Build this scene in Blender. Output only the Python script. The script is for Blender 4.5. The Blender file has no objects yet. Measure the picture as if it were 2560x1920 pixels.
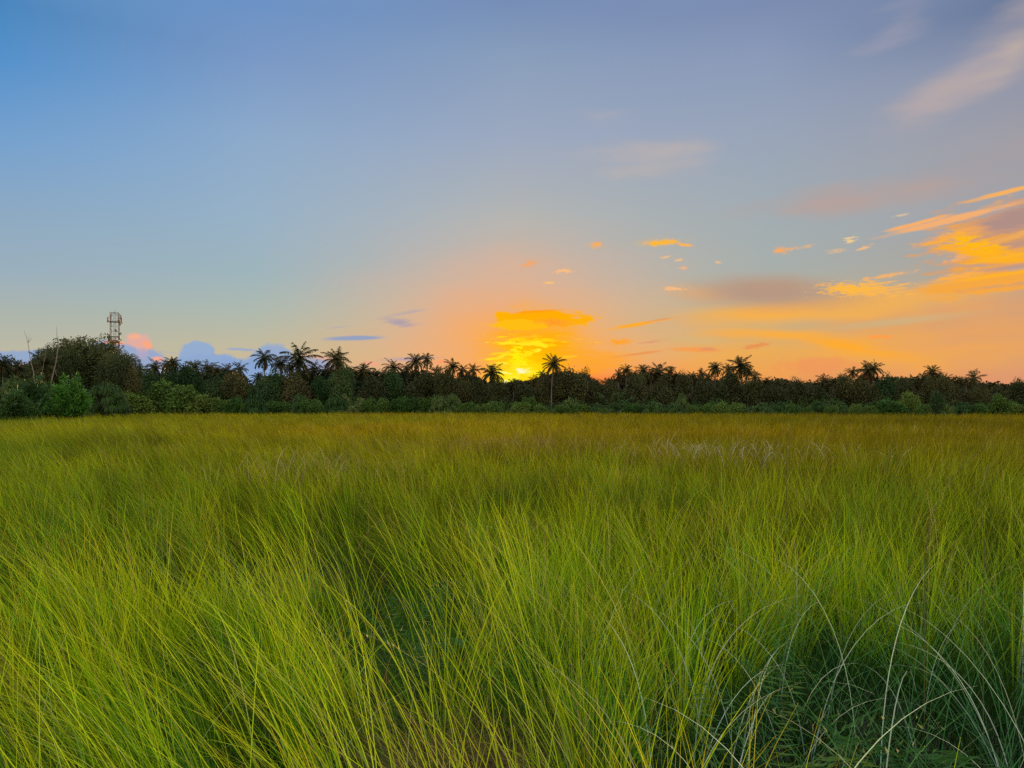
import bpy, math, random
import numpy as np
from mathutils import Vector, Matrix, Euler

R = math.radians
rng = np.random.default_rng(7)
random.seed(7)
scn = bpy.context.scene
COL = scn.collection

CAMZ = 1.9
F = 1900.0          # focal length in photo pixels (2560 wide)
HY = 1012.0         # horizon row
def at(px, py, d):
    """photo pixel + distance -> point in the world"""
    return Vector(((px - 1280) / F * d, d, CAMZ + (HY - py) / F * d))

def lin(c):
    out = []
    for v in c:
        v = v / 255.0
        out.append(v / 12.92 if v <= 0.04045 else ((v + 0.055) / 1.055) ** 2.4)
    return tuple(out)

# ------------------------------------------------------------------ camera
cam_d = bpy.data.cameras.new("camera")
cam = bpy.data.objects.new("camera", cam_d)
COL.objects.link(cam)
cam.location = (0, 0, CAMZ)
cam.rotation_euler = (R(90), R(0.0), 0)
cam_d.sensor_width = 36
cam_d.lens = 36 * F / 2560
cam_d.shift_y = (HY - 960) / 2560
cam_d.clip_start = 0.05
cam_d.clip_end = 6000
scn.camera = cam

scn.view_settings.view_transform = 'Standard'
scn.view_settings.look = 'None'
scn.view_settings.exposure = 0
scn.view_settings.gamma = 1
scn.render.resolution_x = 1024
scn.render.resolution_y = 768
cy = scn.cycles
cy.max_bounces = 5
cy.diffuse_bounces = 3
cy.glossy_bounces = 2
cy.transmission_bounces = 3
cy.transparent_max_bounces = 4
cy.volume_bounces = 0
cy.use_denoising = False
cy.caustics_reflective = False
cy.caustics_refractive = False
cy.sample_clamp_indirect = 2.0
cy.sample_clamp_direct = 4.0

SUN_EL, SUN_AZ = R(4.3), math.atan((1300 - 1280) / F)

# ------------------------------------------------------------------ world
def build_world():
    w = bpy.data.worlds.new("World")
    scn.world = w
    w.use_nodes = True
    nt = w.node_tree
    N, L = nt.nodes, nt.links
    N.clear()

    def put(sock, v):
        if isinstance(v, (int, float)):
            sock.default_value = v
        elif isinstance(v, tuple):
            sock.default_value = v if len(v) != 3 or len(sock.default_value) == 3 else (*v, 1)
        else:
            L.new(v, sock)

    def m(op, a, b=None, c=None, clamp=False):
        n = N.new('ShaderNodeMath'); n.operation = op; n.use_clamp = clamp
        put(n.inputs[0], a)
        if b is not None: put(n.inputs[1], b)
        if c is not None: put(n.inputs[2], c)
        return n.outputs[0]

    def mr(v, a, b, c=0.0, d=1.0, smooth=True):
        n = N.new('ShaderNodeMapRange')
        n.interpolation_type = 'SMOOTHSTEP' if smooth else 'LINEAR'
        put(n.inputs['Value'], v)
        n.inputs['From Min'].default_value = a; n.inputs['From Max'].default_value = b
        n.inputs['To Min'].default_value = c; n.inputs['To Max'].default_value = d
        return n.outputs['Result']

    def mix(f, a, b):
        n = N.new('ShaderNodeMix'); n.data_type = 'RGBA'
        put(n.inputs[0], f); put(n.inputs[6], a); put(n.inputs[7], b)
        return n.outputs[2]

    tc = N.new('ShaderNodeTexCoord')
    sep = N.new('ShaderNodeSeparateXYZ'); L.new(tc.outputs['Generated'], sep.inputs[0])
    X, Y, Z = sep.outputs
    az = m('ARCTAN2', X, Y)
    hyp = m('SQRT', m('ADD', m('MULTIPLY', X, X), m('MULTIPLY', Y, Y)))
    el = m('ARCTAN2', Z, hyp)
    W = m('DIVIDE', Z, m('MAXIMUM', hyp, 0.08))
    # direction coordinates: 1900 units per radian of azimuth / per tangent of elevation
    comb = N.new('ShaderNodeCombineXYZ')
    L.new(m('MULTIPLY', az, F), comb.inputs[0])
    L.new(m('MULTIPLY', W, -F), comb.inputs[1])
    P = comb.outputs[0]

    def cyl(px, py):
        a = math.atan((px - 1280) / F)
        return a * F, -(HY - py) * math.cos(a)

    # ---- clear sky: one elevation ramp per azimuth, blended round the horizon
    rows = [0, 140, 340, 540, 680, 780, 880, 960]
    cols = {
        0:    [(74,136,192),(84,147,206),(118,163,209),(143,172,197),(156,177,191),(172,182,174),(190,186,165),(202,180,160)],
        640:  [(108,148,200),(122,154,200),(142,172,205),(152,179,201),(158,182,190),(174,186,176),(196,186,156),(214,178,142)],
        1280: [(118,143,185),(138,160,190),(156,170,194),(178,181,180),(196,180,164),(208,180,142),(226,172,96),(236,150,80)],
        1920: [(124,141,180),(140,156,187),(154,167,187),(162,174,180),(168,176,172),(196,176,136),(228,172,94),(236,150,86)],
        2560: [(104,122,156),(140,148,172),(162,160,168),(166,164,168),(178,166,152),(208,164,122),(224,162,106),(216,150,116)],
    }
    def glow(c, k): return tuple(v * k for v in lin(c))
    def ramp(stops):
        n = N.new('ShaderNodeValToRGB')
        cr = n.color_ramp; cr.interpolation = 'EASE' if False else 'LINEAR'
        stops = sorted(stops, key=lambda s: s[0])
        cr.elements[0].position = stops[0][0]; cr.elements[0].color = (*stops[0][1], 1)
        cr.elements[1].position = stops[-1][0]; cr.elements[1].color = (*stops[-1][1], 1)
        for p, c in stops[1:-1]:
            e = cr.elements.new(p); e.color = (*c, 1)
        return n
    elf = m('MULTIPLY_ADD', el, 1 / (math.pi / 2 + 0.2), 0.2 / (math.pi / 2 + 0.2))
    def fpos(e): return (e + 0.2) / (math.pi / 2 + 0.2)
    outs = []
    for cx, cs in cols.items():
        st = [(0.0, tuple(v * 0.35 for v in lin(cs[-1]))), (fpos(-0.01), lin(cs[-1]))]
        for ry, c in zip(rows, cs):
            a = math.atan((cx - 1280) / F)
            e = math.atan((HY - ry) / F * math.cos(a))
            st.append((fpos(e), lin(c)))
        st.append((fpos(R(48)), lin((186, 206, 234))))
        st.append((1.0, glow((214, 226, 240), 1.6)))  # zenith out of view, raised as added fill light on the grass
        n = ramp(st); L.new(elf, n.inputs[0]); outs.append((cx, n.outputs[0]))
    back = ramp([(0.0, (0.1, 0.1, 0.09)), (fpos(0.0), lin((232, 216, 206))), (fpos(R(14)), glow((244, 228, 214), 1.5)),
                 (fpos(R(30)), glow((244, 236, 228), 1.7)), (fpos(R(50)), glow((232, 234, 238), 1.65)), (1.0, glow((214, 226, 240), 1.6))])  # unseen sky behind, made brighter than the visible sky to fill-light the grass
    L.new(elf, back.inputs[0])
    azp = m('MULTIPLY', az, F)
    col = outs[0][1]
    for (xa, _), (xb, o) in zip(outs, outs[1:]):
        col = mix(mr(azp, cyl(xa, 0)[0], cyl(xb, 0)[0], smooth=False), col, o)
    col = mix(mr(m('ABSOLUTE', az), 0.9, 2.2), col, back.outputs[0])

    # a share of the physical sky keeps the light's colour honest
    sky = N.new('ShaderNodeTexSky'); sky.sky_type = 'NISHITA'; sky.sun_disc = False
    sky.sun_elevation = SUN_EL; sky.sun_rotation = SUN_AZ
    skc = N.new('ShaderNodeVectorMath'); skc.operation = 'SCALE'
    L.new(sky.outputs[0], skc.inputs[0]); skc.inputs['Scale'].default_value = 0.05
    col = mix(0.04, col, skc.outputs[0])

    # ---- noises used by all clouds
    def noise(scale_x, scale_y, detail, rough=0.55, off=0.0):
        mp = N.new('ShaderNodeMapping')
        L.new(P, mp.inputs[0])
        mp.inputs['Scale'].default_value = (1 / scale_x, 1 / scale_y, 1)
        mp.inputs['Location'].default_value = (off, off * 1.7, off)
        n = N.new('ShaderNodeTexNoise'); n.noise_dimensions = '2D'
        L.new(mp.outputs[0], n.inputs['Vector'])
        n.inputs['Scale'].default_value = 1; n.inputs['Detail'].default_value = detail
        n.inputs['Roughness'].default_value = rough
        return m('SUBTRACT', n.outputs[0], 0.5)
    n_streak = noise(95, 17, 8, 0.68, 3.1)
    n_soft = noise(330, 90, 3, 0.5, 9.3)
    n_lump = noise(34, 30, 7, 0.62, 5.7)
    n_wisp = noise(40, 6, 4, 0.65, 1.3)
    n_fine = noise(17, 6, 4, 0.65, 7.9)
    NS = {'fine': n_fine, 'streak': n_streak, 'soft': n_soft, 'lump': n_lump, 'wisp': n_wisp}

    # one cloud as a node group: a soft ellipse on the sky whose edge is eaten by noise
    G = bpy.data.node_groups.new('cloud', 'ShaderNodeTree')
    def sk(n, t, io='INPUT'): return G.interface.new_socket(name=n, in_out=io, socket_type=t)
    for n_, t_ in (('Sky', 'NodeSocketColor'), ('P', 'NodeSocketVector'), ('Noise', 'NodeSocketFloat'), ('Loc', 'NodeSocketVector'),
                   ('Rot', 'NodeSocketVector'), ('Scale', 'NodeSocketVector'), ('Amp', 'NodeSocketFloat'), ('Soft', 'NodeSocketFloat'),
                   ('Alpha', 'NodeSocketFloat'), ('Cloud', 'NodeSocketColor')):
        sk(n_, t_)
    sk('Color', 'NodeSocketColor', 'OUTPUT')
    gN, gL = G.nodes, G.links
    gi = gN.new('NodeGroupInput'); go_ = gN.new('NodeGroupOutput')
    # the tiny term only makes each cloud wait for the one before it, so that the shader's memory is reused
    dep = gN.new('ShaderNodeVectorMath'); dep.operation = 'MULTIPLY_ADD'
    gL.new(gi.outputs['Sky'], dep.inputs[0]); dep.inputs[1].default_value = (1e-6, 1e-6, 0); gL.new(gi.outputs['P'], dep.inputs[2])
    mp = gN.new('ShaderNodeMapping'); mp.vector_type = 'TEXTURE'
    gL.new(dep.outputs[0], mp.inputs['Vector'])
    gL.new(gi.outputs['Loc'], mp.inputs['Location']); gL.new(gi.outputs['Rot'], mp.inputs['Rotation']); gL.new(gi.outputs['Scale'], mp.inputs['Scale'])
    ln = gN.new('ShaderNodeVectorMath'); ln.operation = 'LENGTH'; gL.new(mp.outputs[0], ln.inputs[0])
    ma = gN.new('ShaderNodeMath'); ma.operation = 'MULTIPLY_ADD'
    gL.new(gi.outputs['Noise'], ma.inputs[0]); gL.new(gi.outputs['Amp'], ma.inputs[1]); ma.inputs[2].default_value = 1.0
    sb = gN.new('ShaderNodeMath'); sb.operation = 'SUBTRACT'; gL.new(ma.outputs[0], sb.inputs[0]); gL.new(ln.outputs['Value'], sb.inputs[1])
    rr = gN.new('ShaderNodeMapRange'); rr.interpolation_type = 'SMOOTHSTEP'
    gL.new(sb.outputs[0], rr.inputs['Value']); rr.inputs['From Min'].default_value = 0
    gL.new(gi.outputs['Soft'], rr.inputs['From Max']); rr.inputs['To Min'].default_value = 0; gL.new(gi.outputs['Alpha'], rr.inputs['To Max'])
    mxx = gN.new('ShaderNodeMix'); mxx.data_type = 'RGBA'
    gL.new(rr.outputs['Result'], mxx.inputs[0]); gL.new(gi.outputs['Sky'], mxx.inputs[6]); gL.new(gi.outputs['Cloud'], mxx.inputs[7])
    gL.new(mxx.outputs[2], go_.inputs[0])

    def cloud(col, px, py, rx, ry, c, rot=0.0, soft=0.5, amp=1.2, kind='streak', alpha=1.0):
        x, y = cyl(px, py)
        if rx <= 62 and kind == 'streak': kind = 'fine'; amp = amp * 1.5
        g = N.new('ShaderNodeGroup'); g.node_tree = G
        I = g.inputs
        I['Loc'].default_value = (x, y, 0); I['Rot'].default_value = (0, 0, R(rot)); I['Scale'].default_value = (rx, ry, 1)
        I['Amp'].default_value = amp; I['Soft'].default_value = soft; I['Alpha'].default_value = alpha
        I['Cloud'].default_value = (*lin(c), 1)
        L.new(col, I['Sky']); L.new(P, I['P']); L.new(NS[kind], I['Noise'])
        return g.outputs[0]

    L_ = [
        # thin high veils upper right
        (2440, 165, 300, 80, (190, 172, 168), dict(rot=-34, soft=1.5, amp=2.0, kind='soft', alpha=.85)),
        (2540, 120, 90, 50, (198, 178, 165), dict(rot=-35, soft=1.2, amp=1.6, kind='soft', alpha=.7)),
        (2250, 60, 150, 60, (166, 162, 176), dict(rot=-30, soft=1.4, amp=2.4, kind='soft', alpha=.6)),
        (1600, 375, 220, 90, (198, 180, 170), dict(rot=14, soft=1.5, amp=2.2, kind='soft', alpha=.85)),
        (2300, 470, 420, 48, (188, 160, 150), dict(rot=-3, soft=1.2, amp=1.8, kind='soft', alpha=.8)),
        (2470, 420, 190, 90, (172, 154, 156), dict(rot=-5, soft=1.4, amp=2.0, kind='soft', alpha=.7)),
        # glow round the sun
        (1290, 900, 600, 400, (228, 176, 146), dict(soft=1.0, amp=.3, kind='soft', alpha=.8)),
        (1260, 880, 340, 300, (246, 170, 118), dict(soft=1.0, amp=.3, kind='soft', alpha=.6)),
        (1330, 885, 360, 190, (255, 172, 60), dict(soft=1.0, amp=.4, kind='soft', alpha=.95)),
        (1440, 965, 520, 80, (255, 124, 40), dict(soft=1.0, amp=.4, kind='soft', alpha=.8)),
        (1340, 880, 175, 140, (255, 174, 6), dict(soft=.8, amp=.8, kind='streak')),
        (1310, 905, 110, 75, (255, 198, 4), dict(soft=1.0, amp=.6, kind='streak')),
        (1500, 905, 150, 45, (255, 166, 30), dict(soft=.9, amp=1.2, kind='streak', alpha=.7)),
        # the veil of peach light over the right hand sky
        (2420, 830, 420, 150, (222, 160, 112), dict(soft=1.1, amp=.9, kind='soft', alpha=.85)),
        (2300, 965, 420, 60, (232, 150, 106), dict(soft=1.0, amp=1.2, kind='soft', alpha=.5)),
        # long lens of cloud, mauve above and lit below
        (2120, 885, 480, 95, (248, 172, 70), dict(rot=-2, soft=1.1, amp=1.8, kind='soft', alpha=.85)),
        (1960, 778, 330, 44, (246, 176, 78), dict(rot=-2, soft=.8, amp=.8, kind='soft')),
        (2250, 748, 330, 40, (238, 176, 90), dict(rot=-7, soft=1.0, amp=.9, kind='soft', alpha=.9)),
        (2230, 806, 210, 13, (206, 178, 130), dict(rot=-4, soft=1.0, amp=.8, kind='soft', alpha=.8)),
        (1730, 850, 130, 16, (214, 180, 122), dict(rot=4, soft=1.0, amp=.8, kind='soft', alpha=.7)),
        (1760, 735, 130, 30, (232, 176, 118), dict(rot=8, soft=1.0, amp=.7, kind='soft', alpha=.8)),
        (1925, 730, 275, 60, (184, 152, 130), dict(rot=3, soft=.9, amp=.5, kind='soft')),
        (2165, 724, 105, 20, (250, 182, 82), dict(rot=3, soft=.6, amp=3.4, kind='wisp', alpha=.9)),
        (2130, 722, 60, 16, (255, 186, 66), dict(rot=3, soft=.6, amp=3.4, kind='fine', alpha=.9)),
        (2215, 690, 60, 5, (246, 178, 104), dict(rot=-6, soft=.7, amp=1.2)),
        # low bands right
        (1960, 838, 230, 22, (250, 174, 66), dict(rot=4, soft=1.0, amp=1.2, kind='soft')),
        (2130, 868, 170, 26, (255, 172, 44), dict(rot=12, soft=.9, amp=1.4, kind='soft')),
        (2040, 915, 120, 28, (240, 152, 92), dict(soft=.7, amp=1.3, kind='lump', alpha=.8)),
        (2200, 842, 35, 6, (252, 160, 76), dict(soft=.6, amp=1.0)),
        (2350, 870, 220, 10, (238, 166, 92), dict(soft=.9, amp=1.6, kind='streak', alpha=.7)),
        # great lit cloud at the right edge
        (2530, 600, 190, 100, (206, 156, 120), dict(rot=-4, soft=.5, amp=1.7, kind='streak')),
        (2490, 620, 150, 75, (246, 168, 60), dict(rot=6, soft=.7, amp=2.2, kind='streak', alpha=.9)),
        (2500, 703, 175, 34, (246, 168, 66), dict(rot=-3, soft=.5, amp=1.6, kind='streak')),
        (2470, 566, 150, 14, (248, 170, 80), dict(rot=-11, soft=.6, amp=2.0, kind='streak')),
        (2545, 548, 110, 40, (172, 142, 138), dict(rot=-10, soft=.8, amp=1.6, kind='streak', alpha=.95)),
        (2540, 610, 90, 16, (180, 146, 134), dict(rot=-8, soft=.9, amp=2.2, kind='streak', alpha=.8)),
        (2450, 632, 110, 22, (255, 178, 34), dict(rot=16, soft=.6, amp=2.0, kind='streak')),
        (2430, 606, 62, 20, (255, 186, 26), dict(rot=22, soft=.7, amp=1.4, kind='streak')),
        (2530, 668, 90, 9, (184, 150, 142), dict(rot=-4, soft=.9, amp=2.0, kind='streak', alpha=.8)),
        (2480, 690, 140, 6, (255, 180, 44), dict(rot=-5, soft=.8, amp=2.0, kind='streak', alpha=.9)),
        (2400, 690, 60, 12, (250, 176, 80), dict(rot=-8, soft=.8, amp=2.6, kind='wisp')),
        (2395, 646, 30, 9, (240, 172, 110), dict(rot=-10, soft=.8, amp=2.6, kind='fine')),
        (2540, 590, 80, 7, (236, 170, 96), dict(rot=-14, soft=.8, amp=2.6, kind='wisp')),
        (2490, 585, 90, 6, (196, 150, 130), dict(rot=-14, soft=.9, amp=2.6, kind='wisp', alpha=.8)),
        (2520, 640, 90, 7, (252, 180, 50), dict(rot=-8, soft=.8, amp=2.6, kind='wisp')),
        (2505, 715, 120, 6, (214, 160, 112), dict(rot=-4, soft=.9, amp=2.4, kind='wisp', alpha=.8)),
        (2470, 520, 60, 10, (214, 164, 122), dict(rot=-22, soft=.9, amp=2.2, kind='fine', alpha=.8)),
        (2375, 550, 170, 10, (243, 176, 116), dict(rot=-9, soft=.6, amp=1.0)),
        (2290, 559, 85, 6, (246, 176, 108), dict(rot=-10, soft=.6, amp=.7)),
        (2510, 482, 85, 7, (246, 178, 96), dict(rot=-8, soft=.7, amp=1.0)),
        # small lit shreds
        (1655, 606, 58, 10, (255, 184, 50), dict(rot=-1, soft=.5, amp=.9)),
        (1712, 612, 26, 5, (250, 180, 90), dict(rot=10, soft=.6, amp=.8)),
        (1490, 612, 24, 8, (248, 174, 92), dict(soft=.7, amp=1.2)),
        (1322, 660, 27, 8, (244, 168, 108), dict(rot=-18, soft=.6, amp=1.2)),
        (1412, 678, 28, 7, (250, 190, 128), dict(rot=-4, soft=.6, amp=1.6)),
        (1374, 707, 19, 4, (252, 196, 118), dict(soft=.6, amp=.8)),
        (1687, 722, 29, 6, (250, 188, 128), dict(soft=.6, amp=1.4)),
        (1663, 643, 15, 4, (232, 190, 140), dict(soft=.6, amp=1.6)),
        (1698, 650, 12, 4, (236, 190, 138), dict(soft=.6, amp=1.6)),
        (1710, 670, 14, 5, (240, 180, 130), dict(soft=.7, amp=1.6)),
        (1795, 656, 9, 3, (230, 190, 140), dict(soft=.7, amp=1.2)),
        (1955, 626, 26, 8, (248, 170, 92), dict(soft=.6, amp=1.0)),
        (2005, 618, 30, 4, (216, 178, 140), dict(rot=-8, soft=.9, amp=1.8)),
        (2122, 596, 17, 4, (236, 204, 150), dict(rot=-10, soft=.6, amp=1.8)),
        (2128, 603, 14, 4, (240, 204, 140), dict(rot=-8, soft=.6, amp=1.6)),
        (2162, 619, 18, 4, (240, 186, 130), dict(rot=-12, soft=.6, amp=1.4)),
        (2088, 627, 30, 5, (232, 186, 136), dict(rot=-6, soft=.8, amp=2.6, kind='wisp')),
        (2255, 537, 18, 3, (214, 190, 160), dict(rot=-5, soft=.8, amp=1.4)),
        # bands between sun and right
        (1590, 812, 120, 7, (252, 172, 50), dict(rot=-9, soft=.8, amp=1.0)),
        (1650, 799, 55, 4, (224, 156, 104), dict(rot=-9, soft=.9, amp=.8, alpha=.8)),
        (1550, 855, 40, 11, (255, 164, 46), dict(soft=.8, amp=1.0)),
        (1628, 855, 42, 5, (224, 154, 112), dict(rot=-7, soft=.9, amp=1.0, alpha=.85)),
        (1735, 874, 85, 9, (248, 158, 78), dict(rot=2, soft=.8, amp=1.0)),
        (1770, 873, 34, 7, (224, 146, 104), dict(rot=3, soft=.9, amp=1.0, alpha=.8)),
        (1600, 884, 80, 5, (236, 146, 78), dict(rot=-7, soft=.9, amp=1.0, alpha=.8)),
        (1890, 865, 42, 8, (232, 148, 84), dict(rot=-8, soft=.7, amp=1.0)),
        # cloud over the sun
        (1345, 797, 128, 22, (255, 174, 6), dict(rot=-2, soft=.2, amp=1.5, kind='streak')),
        (1262, 790, 30, 14, (255, 178, 6), dict(rot=10, soft=.4, amp=1.2, kind='lump')),
        (1300, 812, 90, 16, (255, 190, 20), dict(soft=.35, amp=2.0, kind='streak')),
        (1440, 803, 62, 14, (255, 176, 14), dict(rot=-8, soft=.35, amp=1.6, kind='streak')),
        (1385, 806, 60, 13, (255, 152, 48), dict(rot=3, soft=.9, amp=1.0, kind='streak', alpha=.85)),
        (1345, 778, 90, 5, (255, 160, 20), dict(rot=-4, soft=.8, amp=1.4, kind='streak')),
        (1325, 852, 100, 14, (255, 214, 14), dict(rot=2, soft=.9, amp=4.4, kind='wisp', alpha=.9)),
        (1290, 858, 60, 5, (255, 232, 40), dict(rot=2, soft=.5, amp=2.4, kind='streak', alpha=.9)),
        (1355, 862, 24, 8, (255, 232, 30), dict(rot=12, soft=.5, amp=2.4, kind='lump')),
        (1345, 876, 12, 5, (255, 236, 50), dict(rot=-20, soft=.6, amp=1.6, kind='lump')),
        (1310, 915, 75, 34, (255, 212, 4), dict(soft=.9, amp=1.6, kind='streak', alpha=.9)),
        (1298, 905, 24, 46, (255, 238, 14), dict(rot=-14, soft=.5, amp=3.4, kind='fine')),
        (1318, 884, 26, 8, (255, 226, 20), dict(rot=-20, soft=.5, amp=2.4, kind='fine')),
        (1262, 887, 22, 5, (255, 226, 30), dict(rot=-20, soft=.5, amp=2.4, kind='fine')),
        (1240, 897, 36, 5, (255, 222, 40), dict(rot=-4, soft=.5, amp=2.4, kind='wisp')),
        (1256, 908, 22, 4, (255, 228, 60), dict(rot=4, soft=.5, amp=2.0, kind='wisp')),
        (1250, 883, 34, 4, (255, 214, 40), dict(rot=-8, soft=.7, amp=2.4, kind='wisp')),
        (1420, 892, 46, 4, (255, 200, 40), dict(rot=-5, soft=.7, amp=2.0, kind='wisp', alpha=.8)),
        (1320, 934, 85, 10, (255, 238, 24), dict(soft=.8, amp=1.8, kind='wisp')),
        (1264, 953, 28, 16, (255, 240, 50), dict(soft=.8, amp=1.4, kind='lump')),
        (1320, 930, 30, 3, (255, 246, 90), dict(rot=1, soft=.8, amp=1.0, kind='lump')),
        (1290, 938, 115, 48, (255, 222, 14), dict(soft=1.0, amp=1.0, kind='lump')),
        (1302, 926, 50, 22, (255, 236, 40), dict(soft=1.0, amp=2.4, kind='fine')),
        (1274, 950, 46, 20, (255, 240, 50), dict(rot=-20, soft=1.0, amp=2.0, kind='fine')),
        (1305, 928, 19, 9, (255, 253, 215), dict(soft=.9, amp=2.0, kind='fine')),
        (1260, 931, 22, 4, (255, 246, 110), dict(rot=10, soft=.7, amp=1.0, kind='streak')),
        (1264, 954, 6, 5, (255, 253, 200), dict(soft=.8, amp=.3, kind='lump')),
        # blue cumulus bank left, pink where the light still reaches it
        (90, 896, 95, 20, (148, 168, 200), dict(soft=.3, amp=.7, kind='lump')),
        (330, 905, 72, 46, (152, 168, 200), dict(soft=.22, amp=.8, kind='lump')),
        (262, 868, 36, 18, (150, 164, 198), dict(soft=.3, amp=.9, kind='lump')),
        (348, 856, 30, 22, (226, 172, 160), dict(rot=20, soft=.5, amp=1.2, kind='lump')),
        (368, 862, 17, 12, (250, 168, 128), dict(rot=30, soft=.7, amp=1.4, kind='lump')),
        (338, 842, 14, 8, (244, 176, 140), dict(soft=.7, amp=1.4, kind='lump')),
        (285, 857, 30, 6, (250, 170, 134), dict(soft=.7, amp=1.2, kind='lump')),
        (392, 898, 16, 8, (246, 166, 140), dict(soft=.7, amp=1.0, kind='lump')),
        (355, 885, 24, 18, (186, 166, 190), dict(soft=1.0, amp=1.4, kind='lump', alpha=.7)),
        (78, 914, 30, 9, (240, 190, 186), dict(soft=.8, amp=1.2, kind='lump')),
        (495, 888, 44, 36, (148, 172, 206), dict(soft=.2, amp=.8, kind='lump')),
        (530, 922, 100, 40, (143, 168, 206), dict(soft=.25, amp=.6, kind='lump')),
        (680, 900, 52, 42, (150, 170, 204), dict(soft=.22, amp=.6, kind='lump')),
        (640, 938, 170, 48, (138, 166, 208), dict(soft=.3, amp=.5, kind='lump')),
        (780, 915, 70, 28, (158, 164, 196), dict(soft=.6, amp=.8, kind='streak')),
        (800, 893, 50, 6, (240, 172, 150), dict(rot=8, soft=.9, amp=1.0, kind='streak', alpha=.8)),
        (605, 874, 50, 5, (160, 170, 196), dict(rot=2, soft=.8, amp=1.0)),
        (420, 881, 26, 3, (176, 176, 184), dict(rot=5, soft=.9, amp=.8, alpha=.7)),
        (890, 845, 90, 8, (150, 161, 190), dict(rot=-3, soft=.6, amp=.8)),
        (1005, 806, 66, 14, (176, 160, 170), dict(rot=3, soft=.9, amp=2.0, kind='streak')),
        (1010, 783, 80, 6, (188, 170, 166), dict(rot=-12, soft=.9, amp=1.6, alpha=.8)),
        (846, 818, 26, 3, (166, 170, 184), dict(rot=-8, soft=.9, amp=1.4, alpha=.7)),
        (1030, 897, 110, 8, (182, 160, 172), dict(rot=-3, soft=.9, amp=1.2, kind='streak', alpha=.85)),
        (1100, 905, 40, 5, (255, 158, 110), dict(rot=-4, soft=.9, amp=1.2, kind='streak')),
        (930, 909, 34, 6, (250, 160, 130), dict(rot=6, soft=.8, amp=1.2, kind='streak', alpha=.8)),
        (990, 916, 36, 5, (248, 158, 130), dict(rot=2, soft=.8, amp=1.2, kind='streak', alpha=.8)),
    ]
    # broad glows belong to the open sky; the rest of the list is evaluated only
    # in the part of the sky where those clouds are
    def is_wide(k): return k[2] >= 300 and k[5].get('kind') == 'soft' and 900 < k[0] < 1500
    for k in L_:
        if is_wide(k): col = cloud(col, *k[:5], **k[5])
    items = []
    L2 = []
    for k in L_:
        if not is_wide(k) and k[2] <= 62 and k[3] <= 12 and k[0] > 1300 and k[1] < 730 and k[5].get('kind', 'streak') == 'streak':
            kw = dict(k[5]); kw.update(soft=1.3, amp=1.6, alpha=.5)
            L2.append((k[0] + 3, k[1] - 1, k[2] * 1.35, k[3] * 1.9, tuple(int(v * .6 + w_ * .4) for v, w_ in zip(k[4], (178, 172, 172))), kw))
            kw = dict(k[5]); kw['amp'] = kw.get('amp', 1.2) * 1.5; kw['soft'] = .8
            k = (*k[:5], kw)
        L2.append(k)
    for k in L2:
        if is_wide(k): continue
        px, py, rx, ry, c, kw = k
        x, y = cyl(px, py)
        e = 1 + kw.get('amp', 1.2) * (.42 if rx > 62 else .6)
        a = abs(R(kw.get('rot', 0)))
        ex = (rx * math.cos(a) + ry * math.sin(a)) * e; ey = (ry * math.cos(a) + rx * math.sin(a)) * e
        items.append((x - ex, x + ex, y - ey, y + ey, k))
    sepP = N.new('ShaderNodeSeparateXYZ'); L.new(P, sepP.inputs[0])

    def bgnode(c):
        b = N.new('ShaderNodeBackground'); L.new(c, b.inputs[0]); b.inputs[1].default_value = 1.0
        return b.outputs[0]

    def tile(c, its, x0, x1, y0, y1, depth):
        its = [t for t in its if t[0] < x1 and t[1] > x0 and t[2] < y1 and t[3] > y0]
        if not its: return bgnode(c)
        if len(its) <= 6 or depth == 0:
            for t in its: c = cloud(c, *t[4][:5], **t[4][5])
            return bgnode(c)
        best = None
        for ax in (0, 1):
            lo, hi = (x0, x1) if ax == 0 else (y0, y1)
            for q in (.25, .35, .42, .5, .58, .65, .75):
                cut = lo + (hi - lo) * q
                na = sum(t[2 * ax] < cut for t in its); nb = sum(t[2 * ax + 1] > cut for t in its)
                sc = q * na + (1 - q) * nb + .25 * max(na, nb)
                if best is None or sc < best[0]: best = (sc, ax, cut)
        _, ax, cut = best
        A = tile(c, its, x0, cut if ax == 0 else x1, y0, cut if ax == 1 else y1, depth - 1)
        B = tile(c, its, cut if ax == 0 else x0, x1, cut if ax == 1 else y0, y1, depth - 1)
        ms = N.new('ShaderNodeMixShader')
        L.new(m('GREATER_THAN', sepP.outputs[ax], cut), ms.inputs[0])
        L.new(A, ms.inputs[1]); L.new(B, ms.inputs[2])
        return ms.outputs[0]
    X0 = min(t[0] for t in items); X1 = max(t[1] for t in items)
    Y0 = min(t[2] for t in items); Y1 = 10.0
    inner = tile(col, items, X0, X1, Y0, Y1, 6)
    inside = m('MULTIPLY', m('MULTIPLY', m('GREATER_THAN', sepP.outputs[0], X0), m('LESS_THAN', sepP.outputs[0], X1)),
               m('MULTIPLY', m('GREATER_THAN', sepP.outputs[1], Y0), m('LESS_THAN', sepP.outputs[1], Y1)))
    ms = N.new('ShaderNodeMixShader'); L.new(inside, ms.inputs[0])
    L.new(bgnode(col), ms.inputs[1]); L.new(inner, ms.inputs[2])
    out = N.new('ShaderNodeOutputWorld')
    L.new(ms.outputs[0], out.inputs[0])
    print('world nodes', len(N), 'clouds', len(items))
    w.cycles.sampling_method = 'MANUAL'
    w.cycles.sample_map_resolution = 512
build_world()

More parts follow.
